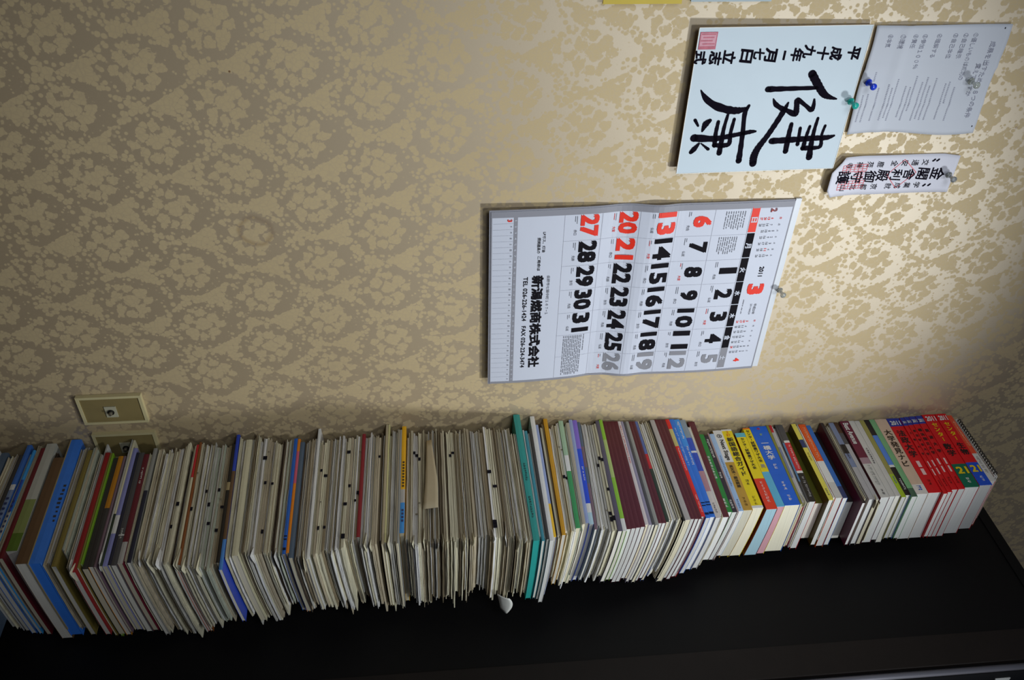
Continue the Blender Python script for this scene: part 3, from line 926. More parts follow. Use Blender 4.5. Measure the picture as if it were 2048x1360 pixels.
def curl(r, o, X, yf, z0, z1, c, s=None):
    """A dog-eared sheet corner bending out of the bundle's near corner."""
    q = MB(); s = s or rnd.uniform(.014, .030); up = rnd.choice((-1, -1, 1)); amp = rnd.uniform(.002, .004)
    zz = z0 + (z1 - z0) * rnd.uniform(.3, .7); ang = rnd.uniform(-.4, .4)
    pts = []
    for i in range(7):
        row = []
        for j in range(7):
            a, b = i / 6, j / 6
            d = max(0, 1 - a * .8 - b * .8)
            out = .009 * d - .006 * d ** 4
            row.append((X - .001 - out + s * a * (1.1 + ang), yf - .001 - out + s * b * (1.1 - ang), zz + up * amp * d ** 1.7))
        pts.append(row)
    q.grid(pts, paper(c), (0, 0, 0.0004))
    q.build('curled_corner', r, o, smooth=True, warpfn=sag)

def make_sheaf(row):
    z0, z1, X, yb, L, W, kind, c, label = row[:9]
    ex = row[9] if len(row) > 9 else {}
    z0, z1, X, yb, L, W = (v / 1e4 for v in (z0, z1, X, yb, L, W))
    T = z1 - z0
    o = Vector((X + W / 2, yb - L / 2, sag(X + W / 2, yb - L / 2, z0)))
    mk = ex.get('mk', 0)
    n = max(1, int(round(T / (.0030 if mk else .0017))))
    m = paper(c)
    q = MB()
    S = 7
    def ring(z, d, gi):
        dx, dy, dr, db, rot = d
        x0, x1, ya, yc = X + dx + gi, X + W - dr - gi, yb - L + dy + gi, yb - db - gi
        cx, cy = (x0 + x1) / 2, (ya + yc) / 2
        pts = []
        for k in range(S): pts.append((x0 + (x1 - x0) * k / S, ya))
        for k in range(S): pts.append((x1, ya + (yc - ya) * k / S))
        for k in range(S): pts.append((x1 - (x1 - x0) * k / S, yc))
        for k in range(S): pts.append((x0, yc - (yc - ya) * k / S))
        out = []
        for x, y in pts:
            wob = .0004 * math.sin(x * 90 + z * 700) + .0004 * math.sin(y * 70 + z * 900)
            out.append(q.vert(x + rot * (y - cy), y - rot * (x - cx), min(z1 - .0001, max(z0 + .0001, z + wob))))
        return out
    rings = []
    ragged = 0.3 if mk else 1.0
    for k in range(n):
        d = (rnd.uniform(0, .0065) * ragged, rnd.uniform(0, .010) * ragged, rnd.uniform(0, .018), rnd.uniform(0, .006), rnd.uniform(-.008, .008) * ragged)
        za, zb = z0 + T * k / n, z0 + T * (k + 1) / n
        g = (zb - za) * .10
        gi = .0060 if not mk else .0030
        rings.append(ring(za + .00012, d, gi)); rings.append(ring(za + g, d, 0)); rings.append(ring(zb - g, d, 0)); rings.append(ring(zb - .00012, d, gi))
    def cap(rg, flip):
        P = [q.v[k] for k in rg]
        ids = {}
        for i in range(S + 1):
            for j in range(S + 1):
                if j == 0: ids[i, j] = rg[i]
                elif i == S: ids[i, j] = rg[S + j]
                elif j == S: ids[i, j] = rg[3 * S - i]
                elif i == 0: ids[i, j] = rg[(4 * S - j) % (4 * S)]
                else:
                    f_, b_ = P[i], P[3 * S - i]
                    t_ = j / S
                    ids[i, j] = q.vert(f_[0] * (1 - t_) + b_[0] * t_, f_[1] * (1 - t_) + b_[1] * t_, f_[2] * (1 - t_) + b_[2] * t_)
        for i in range(S):
            for j in range(S):
                c4 = (ids[i, j], ids[i + 1, j], ids[i + 1, j + 1], ids[i, j + 1])
                q.face(tuple(reversed(c4)) if flip else c4, m)
    cap(rings[0], True); cap(rings[-1], False)
    N = S * 4
    lm_ = m
    for i_, (a, b) in enumerate(zip(rings[:-1], rings[1:])):
        if i_ % 4 == 0:      # single sheets of another tone sit between the rest
            lm_ = paper(rnd.choice(('white', 'cream', 'cream', 'tan', 'grey'))) if rnd.random() < (.15 if mk else .45) else m
        for k in range(N):
            q.face((a[k], a[(k + 1) % N], b[(k + 1) % N], b[k]), lm_)
    nm = 'handout_booklet' if mk else 'paper_sheaf'
    if ex.get('pad'): nm = 'notepad'
    r = q.build(nm, None, o, warpfn=sag)
    tag(r, label, {'handout_booklet': 'booklet', 'paper_sheaf': 'paper bundle', 'notepad': 'notepad'}[nm], G_PAPER)
    if mk: marks_on(r, o, X, yb, L, z0, z1, mk)
    if ex.get('curl'): curl(r, o, X, yb - L, z0, z1, 'white' if rnd.random() < .6 else 'cream')
    if ex.get('pad'):
        w = plain('binding_wire', '1a1a1c', 0.4, 0.5)
        for i in range(22):
            y = yb - .012 - (L - .024) * i / 21
            b = MB(); ringp = []
            pts = []
            for k in range(13):
                t_ = 2 * math.pi * k / 12
                cx, cz = X - .001 + .0045 * math.cos(t_), (z0 + z1) / 2 + .0008 + .0034 * math.sin(t_)
                pts.append([(cx + .0006 * math.cos(t_) * e, y + f, cz + .0006 * math.sin(t_) * e) for e, f in ((1, -.0009), (1, .0009), (-1, .0009), (-1, -.0009), (1, -.0009))])
            b.grid(pts, w)
            b.build('binding_ring', r, o, warpfn=sag)
    if ex.get('flap') == 'beige':
        b = MB(); pts = []
        for i in range(11):
            t_ = i / 10
            row = []
            for j in range(5):
                s_ = j / 4
                y = -.062 - .172 * t_
                w0, w1 = -.004 - .007 * t_ ** 2, .006 + .010 * min(1, t_ * 1.6)
                zc = z0 + w0 + (w1 - w0) * s_
                row.append((X - .0045 - .004 * math.sin(t_ * 3.0) - .003 * s_, y, zc))
            pts.append(row)
        b.grid(pts, plain('beige_sheet', 'c0b090', 0.7, 0.2, 0.04), (0.0004, 0, 0)); b.build('hanging_sheet', r, o, smooth=True, warpfn=sag)
    if ex.get('flap') == 'white':
        b = MB(); pts = []
        for i in range(9):
            t_ = i / 8
            pts.append([(X + W - .03 + .048 * t_, yb - L - .003 - .012 * math.sin(s_ * 1.5), z0 - .012 + .026 * s_ * (.25 + .75 * math.sin(math.pi * min(1, t_ * .62 + .3))) + .010 * t_) for s_ in (0, .25, .5, .75, 1)])
        b.grid(pts, plain('white_flap', 'd8d8d0', 0.7, 0.2, 0.03), (0, .0004, 0)); b.build('curled_sheet', r, o, smooth=True, warpfn=sag)
    return r

# (bottom, top, spine x, wall-end y, length, width) in 0.1 mm; kind; stock; label; extras
PILE = [
(0,160,5669,-300,2943,1884,'m','s_navy','dark navy magazine lying on the floor, lowest of the whole book tower'),
(160,340,5712,-300,3036,1851,'m','s_grey','grey magazine directly on the lowest navy magazine'),
(340,540,5687,-300,2925,1954,'m','s_charcoal','charcoal magazine third from the floor at the tower foot'),
(540,710,5666,-300,2878,1875,'m','s_brown','brown magazine fourth from the floor at the tower foot'),
(710,870,5758,-300,3014,1910,'m','s_pale','pale magazine fifth from the floor at the tower foot'),
(870,1050,5668,-300,3038,1865,'m','s_navy','navy magazine sixth from the floor, at the tower foot'),
(1050,1220,5730,-300,2959,1876,'m','s_grey','grey magazine seventh from the floor, at the tower foot'),
(1220,1370,5729,-300,2945,1945,'m','s_plum','plum magazine eighth from the floor, at the tower foot'),
(1370,1510,5674,-300,2966,1931,'m','s_pale','pale magazine ninth from the floor, right on the plum one'),
(1510,1650,5740,-300,2897,1909,'m','s_slate','slate magazine tenth from the floor, at the tower foot'),
(1650,1801,5733,-383,2344,2327,'p','grey','pale grey paper sheaf, next past the slate magazine towards the red books'),
(1801,1881,5755,-318,2436,2305,'p','white','white paper sheaf, second past the slate magazine towards the red books'),
(1881,1961,5719,-401,2377,2280,'m','s_charcoal','charcoal magazine with a pale upper edge near the tower foot'),
(1961,2051,5720,-141,2652,2340,'m',[(0.38, 's_sky'), (0.43, 's_white'), (1, 's_mistblue')],'sky-blue and white spined magazine, lower of two blue ones at the foot', {'marks': 1}),
(2051,2105,5741,-284,2500,2319,'p','grey','pale grey paper sheaf, fifth past the slate magazine towards the red books'),
(2105,2159,5722,-282,2529,2338,'m',[(0.3, 's_cyan'), (0.6, 's_blue'), (1, 's_pale')],'bright cyan and blue spined magazine, upper of two blue ones at the foot', {'marks': 1}),
(2159,2249,5710,-132,2655,2350,'p','tan','tan paper sheaf, next past the cyan and blue magazine towards the red books'),
(2249,2329,5723,-238,2599,2337,'m','s_dkred','dark red thin magazine beside the leaf-patterned one at the foot'),
(2329,2519,5724,-127,2559,2336,'m',[(0.55, 's_offwhite'), (0.85, 's_leaf'), (1, 's_leafdk')],'thick off-white magazine with a green leafy pattern at the front'),
(2519,2563,5802,-245,2523,2258,'p','dark','dark brown paper sheaf, next past the leafy-patterned magazine towards the red books'),
(2563,2762,5726,-512,2460,2298,'m','s_brown','wide brown covered album just under the bright blue folder'),
(2762,2978,5728,-45,2941,2193,'f','s_brightblue','thick bright blue paper folder with tan lower edge'),
(2978,3095,5786,-192,2797,2068,'p','tan','tan paper sheaf, next past the bright blue folder towards the red books'),
(3095,3167,5753,-207,2610,2307,'p','tan','tan paper sheaf, second past the bright blue folder towards the red books'),
(3167,3257,5731,-348,2718,2084,'m','s_olivey','olive and yellow thin magazine past the bright blue folder'),
(3257,3357,5715,-274,2535,2345,'p','pgreen','pale greenish paper sheaf, fourth past the bright blue folder towards the red books'),
(3357,3402,5861,-348,2668,2092,'p','dark','dark brown paper sheaf, fifth past the bright blue folder towards the red books'),
(3402,3466,5751,-428,2668,1939,'p','white','white paper sheaf, sixth past the bright blue folder towards the red books'),
(3466,3511,5723,-150,3021,1881,'p','white','white paper sheaf, seventh past the bright blue folder towards the red books', {'curl': 1}),
(3511,3602,5734,-436,2771,1899,'m','s_crimson','crimson booklet with a pale tip, near the wall sockets'),
(3602,3638,5734,-453,2671,2074,'m','s_olivey','thin olive booklet lying right on the crimson booklet'),
(3638,3674,5735,-455,2585,2230,'m','s_green','bright green edged booklet above the crimson booklet'),
(3674,3783,5775,-550,2573,2002,'m','s_charcoal','charcoal magazine between the green-edged booklet and the ochre one'),
(3783,3874,5736,-545,2570,2093,'m',[(0.5, 's_ochre'), (1, 's_charcoal')],'ochre spined magazine with dark front half'),
(3874,3919,5736,-549,2573,2015,'m','s_mauve','mauve-brown thin magazine right on the ochre spined one'),
(3919,3973,5732,-84,3003,1997,'p','white','white paper sheaf, sixth past the crimson booklet towards the red books', {'curl': 1}),
(3973,4019,5737,-128,2981,1947,'m',[(0.62, 's_cream'), (1, 's_dkgreen')],'cream spined magazine poking out towards the sockets'),
(4019,4101,5737,-348,2769,1934,'m',[(0.6, 's_lav'), (0.75, 's_white'), (1, 's_lav')],'lavender spined booklet near the wall sockets'),
(4101,4155,5738,-472,2627,2000,'m','s_navy','black-navy thin magazine lying right on the lavender booklet'),
(4155,4255,5738,-477,2634,2036,'m',[(0.75, 's_dkgrey'), (0.76, 's_white'), (1, 's_dkgrey')],'dark grey magazine with white lettering at the front', {'txt': [(0.7, 0.8, 'g2', '', 's_white')]}),
(4255,4346,5739,-523,2559,2052,'m',[(0.82, 's_wine2'), (1, 's_pale')],'dark wine magazine with small white lettering near the sockets', {'txt': [(0.14, 0.3, 'g', '', 's_white')]}),
(4346,4410,5739,-446,2631,2249,'p','grey','pale grey paper sheaf, next past the dark wine magazine towards the red books'),
(4410,4482,5740,-373,2699,2238,'m',[(0.4, 's_grey'), (1, 's_navy')],'half grey, half navy booklet past the dark wine magazine'),
(4482,4519,5765,-460,2621,2295,'p','cream','cream paper sheaf, third past the dark wine magazine towards the red books', {'curl': 0}),
(4519,4564,5722,-360,2690,2191,'p','tan','tan paper sheaf, fourth past the dark wine magazine towards the red books', {'curl': 0}),
(4564,4601,5762,-328,2694,2213,'p','cream','cream paper sheaf, fifth past the dark wine magazine towards the red books', {'curl': 1}),
(4601,4655,5780,-477,2552,2280,'p','brown','brown paper sheaf, sixth past the dark wine magazine towards the red books', {'curl': 0}),
(4655,4701,5735,-478,2542,2235,'p','dark','dark brown paper sheaf, seventh past the dark wine magazine towards the red books', {'curl': 0}),
(4701,4756,5776,-356,2662,2284,'p','cream','cream paper sheaf, eighth past the dark wine magazine towards the red books', {'curl': 0}),
(4756,4801,5770,-455,2600,2290,'p','cream','cream paper sheaf, ninth past the dark wine magazine towards the red books', {'curl': 1}),
(4801,4847,5769,-325,2758,2291,'p','brown','brown paper sheaf, tenth past the dark wine magazine towards the red books', {'curl': 0}),
(4847,4883,5770,-424,2653,2115,'p','cream','cream paper sheaf, eleventh past the dark wine magazine towards the red books', {'curl': 1}),
(4883,4920,5747,-349,2765,2313,'p','tan','tan paper sheaf, twelfth past the dark wine magazine towards the red books', {'curl': 0}),
(4920,4984,5733,-350,2789,2229,'p','white','white paper sheaf, thirteenth past the dark wine magazine towards the red books', {'curl': 1}),
(4984,5011,5772,-296,2786,2288,'p','brown','brown paper sheaf, fourteenth past the dark wine magazine towards the red books'),
(5011,5057,5763,-292,2858,2297,'p','cream','cream marked paper booklet, fifteenth past the dark wine magazine towards the red books', {'mk': 1, 'name': 'booklet'}),
(5057,5112,5725,-251,2887,1986,'p','cream','cream marked paper booklet, sixteenth past the dark wine magazine towards the red books', {'mk': 1}),
(5112,5176,5830,-403,2698,2052,'p','dark','dark brown paper sheaf, seventeenth past the dark wine magazine towards the red books'),
(5176,5221,5737,-305,2888,2168,'p','grey','pale grey paper sheaf, eighteenth past the dark wine magazine towards the red books'),
(5221,5267,5745,-329,2837,2044,'m',[(0.3, 's_scarlet'), (1, 's_cream')],'cream booklet with a scarlet red tip towards the wall', {'curl': 1}),
(5267,5313,5745,-264,2912,2049,'m',[(1, 's_rust')],'rust-brown booklet with a yellow end, beside the scarlet-tipped one'),
(5313,5358,5753,-254,2974,1897,'p','cream','cream marked paper booklet, second past the scarlet-tipped booklet towards the red books', {'mk': 1, 'curl': 0}),
(5358,5413,5781,-329,2910,1874,'p','cream','cream paper sheaf, third past the scarlet-tipped booklet towards the red books', {'mk': 0, 'curl': 1}),
(5413,5450,5728,-316,2901,1920,'p','tan','tan paper sheaf, fourth past the scarlet-tipped booklet towards the red books', {'mk': 0, 'curl': 0}),
(5450,5495,5775,-307,2890,1724,'p','cream','cream paper sheaf, fifth past the scarlet-tipped booklet towards the red books', {'mk': 0, 'curl': 0}),
(5495,5532,5760,-264,2968,1925,'p','white','white paper sheaf, sixth past the scarlet-tipped booklet towards the red books', {'mk': 0, 'curl': 0}),
(5532,5569,5774,-289,2955,1816,'p','cream','cream marked paper booklet, seventh past the scarlet-tipped booklet towards the red books', {'mk': 1, 'curl': 0}),
(5569,5605,5744,-254,3002,1656,'p','brown','brown paper sheaf, eighth past the scarlet-tipped booklet towards the red books', {'mk': 0, 'curl': 0}),
(5605,5651,5773,-363,2898,1744,'p','pgreen','pale greenish marked paper booklet, ninth past the scarlet-tipped booklet towards the red books', {'mk': 1, 'curl': 1}),
(5651,5706,5758,-386,2881,1723,'p','pgreen','pale greenish marked paper booklet, tenth past the scarlet-tipped booklet towards the red books', {'mk': 1, 'curl': 0}),
(5706,5752,5760,-322,2978,1578,'p','tan','tan paper sheaf, eleventh past the scarlet-tipped booklet towards the red books', {'mk': 0, 'curl': 0}),
(5752,5798,5781,-312,3008,1613,'p','pgreen','pale greenish marked paper booklet, twelfth past the scarlet-tipped booklet towards the red books', {'mk': 1, 'curl': 0}),
(5798,5853,5786,-370,2862,1666,'p','tan','tan marked paper booklet, thirteenth past the scarlet-tipped booklet towards the red books', {'mk': 1, 'curl': 0}),
(5853,5908,5756,-334,2854,1556,'p','brown','brown marked paper booklet, fourteenth past the scarlet-tipped booklet towards the red books', {'mk': 1}),
(5908,5972,5750,-359,2817,1683,'m',[(0.35, 's_black'), (0.42, 's_tan'), (1, 's_black')],'tan workbook bound with black spine tape'),
(5972,6036,5750,-102,3226,1571,'m',[(0.3, 's_royal'), (0.8, 's_brown'), (1, 's_skyb')],'brown card booklet with blue edge at both ends'),
(6036,6091,5739,-175,2951,1913,'p','cream','cream paper sheaf, next past the blue-edged card booklet towards the red books'),
(6091,6128,5789,-177,2943,1763,'p','white','white paper sheaf, second past the blue-edged card booklet towards the red books'),
(6128,6164,5782,-179,2875,2178,'p','grey','pale grey paper sheaf, third past the blue-edged card booklet towards the red books'),
(6164,6275,5752,-253,2800,2010,'m','s_cream','thick cream blank-spined booklet past the blue-edged card booklet'),
(6275,6330,5777,-149,2846,2050,'p','tan','tan paper sheaf, next past the thick cream booklet towards the red books', {'mk': 0, 'curl': 0}),
(6330,6385,5735,-108,2925,2014,'p','brown','brown paper sheaf, second past the thick cream booklet towards the red books', {'mk': 0, 'curl': 0}),
(6385,6431,5738,-172,2875,1993,'p','cream','cream paper sheaf, third past the thick cream booklet towards the red books', {'mk': 0, 'curl': 0}),
(6431,6467,5741,-289,2777,2121,'p','grey','pale grey paper sheaf, fourth past the thick cream booklet towards the red books', {'mk': 0, 'curl': 0}),
(6467,6504,5751,-179,2826,2118,'p','tan','tan paper sheaf, fifth past the thick cream booklet towards the red books', {'mk': 0, 'curl': 0}),
(6504,6578,5785,-169,2877,2075,'p','cream','cream marked paper booklet, sixth past the thick cream booklet towards the red books', {'mk': 1, 'curl': 1}),
(6578,6624,5771,-204,2826,2068,'p','tan','tan marked paper booklet, seventh past the thick cream booklet towards the red books', {'mk': 1, 'curl': 0}),
(6624,6670,5778,-288,2743,1703,'p','tan','tan marked paper booklet, eighth past the thick cream booklet towards the red books', {'mk': 1, 'curl': 0}),
(6670,6716,5775,-253,2782,2014,'p','white','white paper sheaf, ninth past the thick cream booklet towards the red books', {'mk': 0, 'curl': 0}),
(6716,6762,5742,-326,2717,1944,'p','cream','cream marked paper booklet, tenth past the thick cream booklet towards the red books', {'mk': 1, 'curl': 0}),
(6762,6789,5771,-344,2736,1664,'p','tan','tan paper sheaf, eleventh past the thick cream booklet towards the red books', {'mk': 0, 'curl': 0}),
(6789,6845,5770,-364,2705,1577,'p','cream','cream paper sheaf, twelfth past the thick cream booklet towards the red books', {'mk': 0, 'curl': 0}),
(6845,6900,5742,-262,2801,1574,'p','dark','dark brown paper sheaf, thirteenth past the thick cream booklet towards the red books', {'mk': 0, 'curl': 0}),
(6900,6955,5785,-259,2832,1593,'p','white','white paper sheaf, fourteenth past the thick cream booklet towards the red books', {'mk': 0, 'curl': 1}),
(6955,7001,5761,-277,2840,1511,'p','pgreen','pale greenish paper sheaf, fifteenth past the thick cream booklet towards the red books', {'mk': 0, 'curl': 0}),
(7001,7047,5784,-234,2869,1474,'p','tan','tan paper sheaf, sixteenth past the thick cream booklet towards the red books', {'mk': 0, 'curl': 0}),
(7047,7112,5761,-276,2792,1715,'m',[(0.85, 's_royal2'), (1, 's_royal2')],'royal blue workbook paired with the orange one', {'marks': 2}),
(7112,7167,5762,-294,2757,1792,'m',[(0.12, 's_orange'), (0.42, 's_pink'), (1, 's_orange')],'orange and pink workbook paired with the royal blue one'),
(7167,7250,5762,-380,2778,1639,'m','s_slate','slate-blue patterned workbook lying on the orange one'),
(7250,7306,5802,-312,2860,1655,'p','dark','dark brown paper sheaf, second past the orange workbook towards the red books', {'curl': 0}),
(7306,7352,5782,-306,2903,1611,'p','tan','tan paper sheaf, third past the orange workbook towards the red books', {'curl': 0}),
(7352,7398,5752,-319,2856,1418,'p','brown','brown paper sheaf, fourth past the orange workbook towards the red books', {'curl': 0}),
(7398,7444,5754,-267,2950,1437,'p','tan','tan paper sheaf, fifth past the orange workbook towards the red books', {'curl': 1}),
(7444,7481,5785,-271,2945,1678,'p','brown','brown paper sheaf, sixth past the orange workbook towards the red books', {'curl': 0}),
(7481,7536,5765,-30,3172,1535,'m','s_white','tall white booklet poking up against the wall, past the orange workbook'),
(7536,7592,5762,-340,2794,1650,'p','cream','cream paper sheaf, next past the tall white booklet towards the red books', {'mk': 0}),
(7592,7629,5761,-423,2773,1600,'p','tan','tan marked paper booklet, second past the tall white booklet towards the red books', {'mk': 1}),
(7629,7666,5747,-419,2710,1631,'p','tan','tan marked paper booklet, third past the tall white booklet towards the red books', {'mk': 1}),
(7666,7731,5759,-315,2817,1688,'p','cream','cream marked paper booklet, fourth past the tall white booklet towards the red books', {'mk': 1}),
(7731,7777,5753,-328,2751,1683,'p','brown','brown marked paper booklet, fifth past the tall white booklet towards the red books', {'mk': 1}),
(7777,7823,5767,-304,2768,1605,'p','cream','cream paper sheaf, sixth past the tall white booklet towards the red books', {'mk': 0}),
(7823,7860,5794,-270,2841,1746,'p','grey','pale grey paper sheaf, seventh past the tall white booklet towards the red books', {'mk': 0}),
(7860,7897,5772,-336,2779,1881,'p','tan','tan paper sheaf, eighth past the tall white booklet towards the red books', {'mk': 0}),
(7897,7934,5793,-215,2916,1578,'p','white','white paper sheaf, ninth past the tall white booklet towards the red books'),
(7934,7962,5803,-216,2822,1987,'p','white','white paper sheaf, tenth past the tall white booklet towards the red books'),
(7962,7999,5758,-219,2876,1895,'p','white','white paper sheaf, eleventh past the tall white booklet towards the red books'),
(7999,8027,5797,-222,2849,1942,'p','white','white paper sheaf, twelfth past the tall white booklet towards the red books'),
(8027,8065,5788,-344,2731,1960,'p','cream','cream paper sheaf, thirteenth past the tall white booklet towards the red books', {'mk': 0}),
(8065,8130,5754,-317,2721,1680,'p','cream','cream marked paper booklet, fourteenth past the tall white booklet towards the red books', {'mk': 2}),
(8130,8176,5777,-256,2585,2023,'p','tan','tan marked paper booklet, fifteenth past the tall white booklet towards the red books', {'mk': 1}),
(8176,8214,5771,-299,2585,1898,'p','brown','brown paper sheaf, sixteenth past the tall white booklet towards the red books', {'mk': 0}),
(8214,8251,5771,-192,2703,1908,'p','cream','cream paper sheaf, seventeenth past the tall white booklet towards the red books', {'mk': 0}),
(8251,8288,5784,-280,2600,1668,'p','cream','cream marked paper booklet, eighteenth past the tall white booklet towards the red books', {'mk': 1}),
(8288,8335,5782,-230,2592,1832,'p','tan','tan marked paper booklet, nineteenth past the tall white booklet towards the red books', {'mk': 1}),
(8335,8400,5757,-244,2554,1964,'m','s_winered','wine-red spined notebook among the cream papers'),
(8400,8447,5775,-266,2752,1896,'p','grey','pale grey paper sheaf, next past the wine-red notebook towards the red books', {'mk': 0, 'curl': 0}),
(8447,8494,5737,-309,2725,1937,'p','brown','brown paper sheaf, second past the wine-red notebook towards the red books', {'mk': 0, 'curl': 0}),
(8494,8540,5749,-203,2793,2036,'p','white','white paper sheaf, third past the wine-red notebook towards the red books', {'mk': 0, 'curl': 1}),
(8540,8587,5745,-271,2697,1808,'p','white','white paper sheaf, fourth past the wine-red notebook towards the red books', {'mk': 0, 'curl': 0}),
(8587,8624,5745,-287,2739,1963,'p','tan','tan paper sheaf, fifth past the wine-red notebook towards the red books', {'mk': 0, 'curl': 1}),
(8624,8661,5734,-259,2742,1917,'p','tan','tan paper sheaf, sixth past the wine-red notebook towards the red books', {'mk': 0, 'curl': 0}),
(8661,8699,5781,-321,2652,2162,'p','tan','tan marked paper booklet, seventh past the wine-red notebook towards the red books', {'mk': 1, 'curl': 0}),
(8699,8736,5782,-172,2741,2068,'p','brown','brown paper sheaf, eighth past the wine-red notebook towards the red books', {'mk': 0, 'curl': 0}),
(8736,8782,5779,-242,2648,1859,'p','dark','dark brown paper sheaf, ninth past the wine-red notebook towards the red books', {'mk': 0, 'curl': 0}),
(8782,8829,5741,-30,2968,1884,'m','s_beige','plain beige booklet poking against the wall past the wine-red notebook'),
(8829,8866,5739,-30,2940,1924,'m','s_beige2','pale yellowish thin booklet right on the plain beige booklet'),
(8866,8904,5760,-299,2679,2112,'p','cream','cream paper sheaf, next past the yellowish thin booklet towards the red books', {'curl': 0}),
(8904,8941,5718,-198,2816,1898,'p','tan','tan paper sheaf, second past the yellowish thin booklet towards the red books', {'curl': 1}),
(8941,8978,5733,-158,2826,1929,'p','grey','pale grey paper sheaf, third past the yellowish thin booklet towards the red books', {'curl': 0}),
(8978,9015,5764,-179,2797,1886,'p','white','white paper sheaf, fourth past the yellowish thin booklet towards the red books', {'curl': 0}),
(9015,9053,5720,-154,2865,2027,'p','tan','tan paper sheaf, fifth past the yellowish thin booklet towards the red books', {'curl': 0}),
(9053,9099,5731,-206,2803,1960,'m','s_grey','grey booklet lying under the yellow and blue spined magazine'),
(9099,9183,5730,-112,2677,2072,'m',[(0.62, 's_yell'), (0.74, 's_pale'), (1, 's_azure')],'magazine with yellow, white and azure spine among the papers', {'marks': 3}),
(9183,9230,5783,-324,2627,1772,'p','dark','dark brown paper sheaf, next past the yellow-and-azure magazine towards the red books'),
(9230,9276,5755,-204,2785,1784,'p','cream','cream paper sheaf, second past the yellow-and-azure magazine towards the red books', {'mk': 0, 'curl': 0}),
(9276,9323,5720,-208,2870,1712,'p','tan','tan paper sheaf, third past the yellow-and-azure magazine towards the red books', {'mk': 0, 'curl': 0}),
(9323,9369,5759,-248,2769,1851,'p','white','white marked paper booklet, fourth past the yellow-and-azure magazine towards the red books', {'mk': 1, 'curl': 1}),
(9369,9425,5755,-313,2769,1857,'p','white','white marked paper booklet, fifth past the yellow-and-azure magazine towards the red books', {'mk': 1, 'curl': 0}),
(9425,9472,5701,-325,2742,1917,'p','cream','cream marked paper booklet, sixth past the yellow-and-azure magazine towards the red books', {'mk': 1, 'curl': 0}),
(9472,9509,5735,-292,2768,1941,'p','tan','tan paper sheaf, seventh past the yellow-and-azure magazine towards the red books', {'mk': 0, 'curl': 0}),
(9509,9555,5703,-218,2804,2067,'p','brown','brown paper sheaf, eighth past the yellow-and-azure magazine towards the red books', {'mk': 0, 'curl': 1}),
(9555,9593,5738,-251,2797,1782,'p','tan','tan paper sheaf, ninth past the yellow-and-azure magazine towards the red books', {'mk': 0, 'curl': 0}),
(9593,9630,5711,-338,2702,1935,'p','brown','brown paper sheaf, tenth past the yellow-and-azure magazine towards the red books', {'mk': 0, 'curl': 0}),
(9630,9704,5701,-269,2782,1729,'p','brown','brown sheaf with a beige sheet hanging over its edge', {'flap': 'beige'}),
(9704,9741,5702,-213,2884,1791,'p','tan','tan paper sheaf, next past the beige hanging sheet towards the red books', {'curl': 0}),
(9741,9779,5696,-333,2772,1762,'p','brown','brown paper sheaf, second past the beige hanging sheet towards the red books', {'curl': 1}),
(9779,9825,5691,-213,2808,1845,'p','dark','dark brown paper sheaf, third past the beige hanging sheet towards the red books', {'curl': 0}),
(9825,9872,5738,-223,2813,1913,'p','brown','brown paper sheaf, fourth past the beige hanging sheet towards the red books', {'curl': 1}),
(9872,9909,5714,-312,2738,1834,'p','tan','tan paper sheaf, fifth past the beige hanging sheet towards the red books', {'curl': 0}),
(9909,9946,5698,-250,2792,1709,'p','brown','brown paper sheaf, sixth past the beige hanging sheet towards the red books', {'curl': 0}),
(9946,9983,5718,-352,2670,1911,'p','dark','dark brown paper sheaf, seventh past the beige hanging sheet towards the red books', {'curl': 0}),
(9983,10030,5693,-337,2694,1810,'p','cream','cream paper sheaf, eighth past the beige hanging sheet towards the red books', {'mk': 0, 'curl': 0}),
(10030,10076,5726,-261,2790,2040,'p','cream','cream marked paper booklet, ninth past the beige hanging sheet towards the red books', {'mk': 1, 'curl': 0}),
(10076,10132,5715,-343,2668,1724,'p','cream','cream marked paper booklet, tenth past the beige hanging sheet towards the red books', {'mk': 1, 'curl': 0}),
(10132,10178,5670,-350,2702,1867,'p','brown','brown paper sheaf, eleventh past the beige hanging sheet towards the red books', {'mk': 0, 'curl': 0}),
(10178,10216,5718,-267,2826,1889,'p','tan','tan paper sheaf, twelfth past the beige hanging sheet towards the red books', {'mk': 0, 'curl': 1}),
(10216,10262,5674,-367,2662,1692,'p','brown','brown paper sheaf, thirteenth past the beige hanging sheet towards the red books', {'mk': 0, 'curl': 0}),
(10262,10308,5705,-293,2775,1946,'p','dark','dark brown paper sheaf, fourteenth past the beige hanging sheet towards the red books', {'mk': 0, 'curl': 0}),
(10308,10355,5693,-316,2758,1735,'p','tan','tan paper sheaf, fifteenth past the beige hanging sheet towards the red books', {'mk': 0, 'curl': 0}),
(10355,10401,5712,-215,2860,1635,'p','cream','cream paper sheaf, sixteenth past the beige hanging sheet towards the red books', {'mk': 0, 'curl': 1}),
(10401,10457,5669,-321,2710,1647,'p','tan','tan paper sheaf, seventeenth past the beige hanging sheet towards the red books', {'mk': 0, 'curl': 0}),
(10457,10513,5655,-322,2744,1575,'p','brown','brown paper sheaf, eighteenth past the beige hanging sheet towards the red books', {'mk': 0, 'curl': 0}),
(10513,10596,5661,-398,2677,1648,'p','white','white folded sheet standing out among brown papers before the teal folder'),
(10596,10670,5671,-325,2687,1717,'p','tan','tan paper sheaf, next past the white folded sheet towards the red books', {'mk': 0, 'curl': 0, 'flap': None}),
(10670,10744,5667,-392,2695,1857,'p','brown','brown paper sheaf, second past the white folded sheet towards the red books', {'mk': 0, 'curl': 1, 'flap': None}),
(10744,10818,5677,-275,2792,1940,'p','cream','cream marked paper booklet, third past the white folded sheet towards the red books', {'mk': 2, 'curl': 0, 'flap': None}),
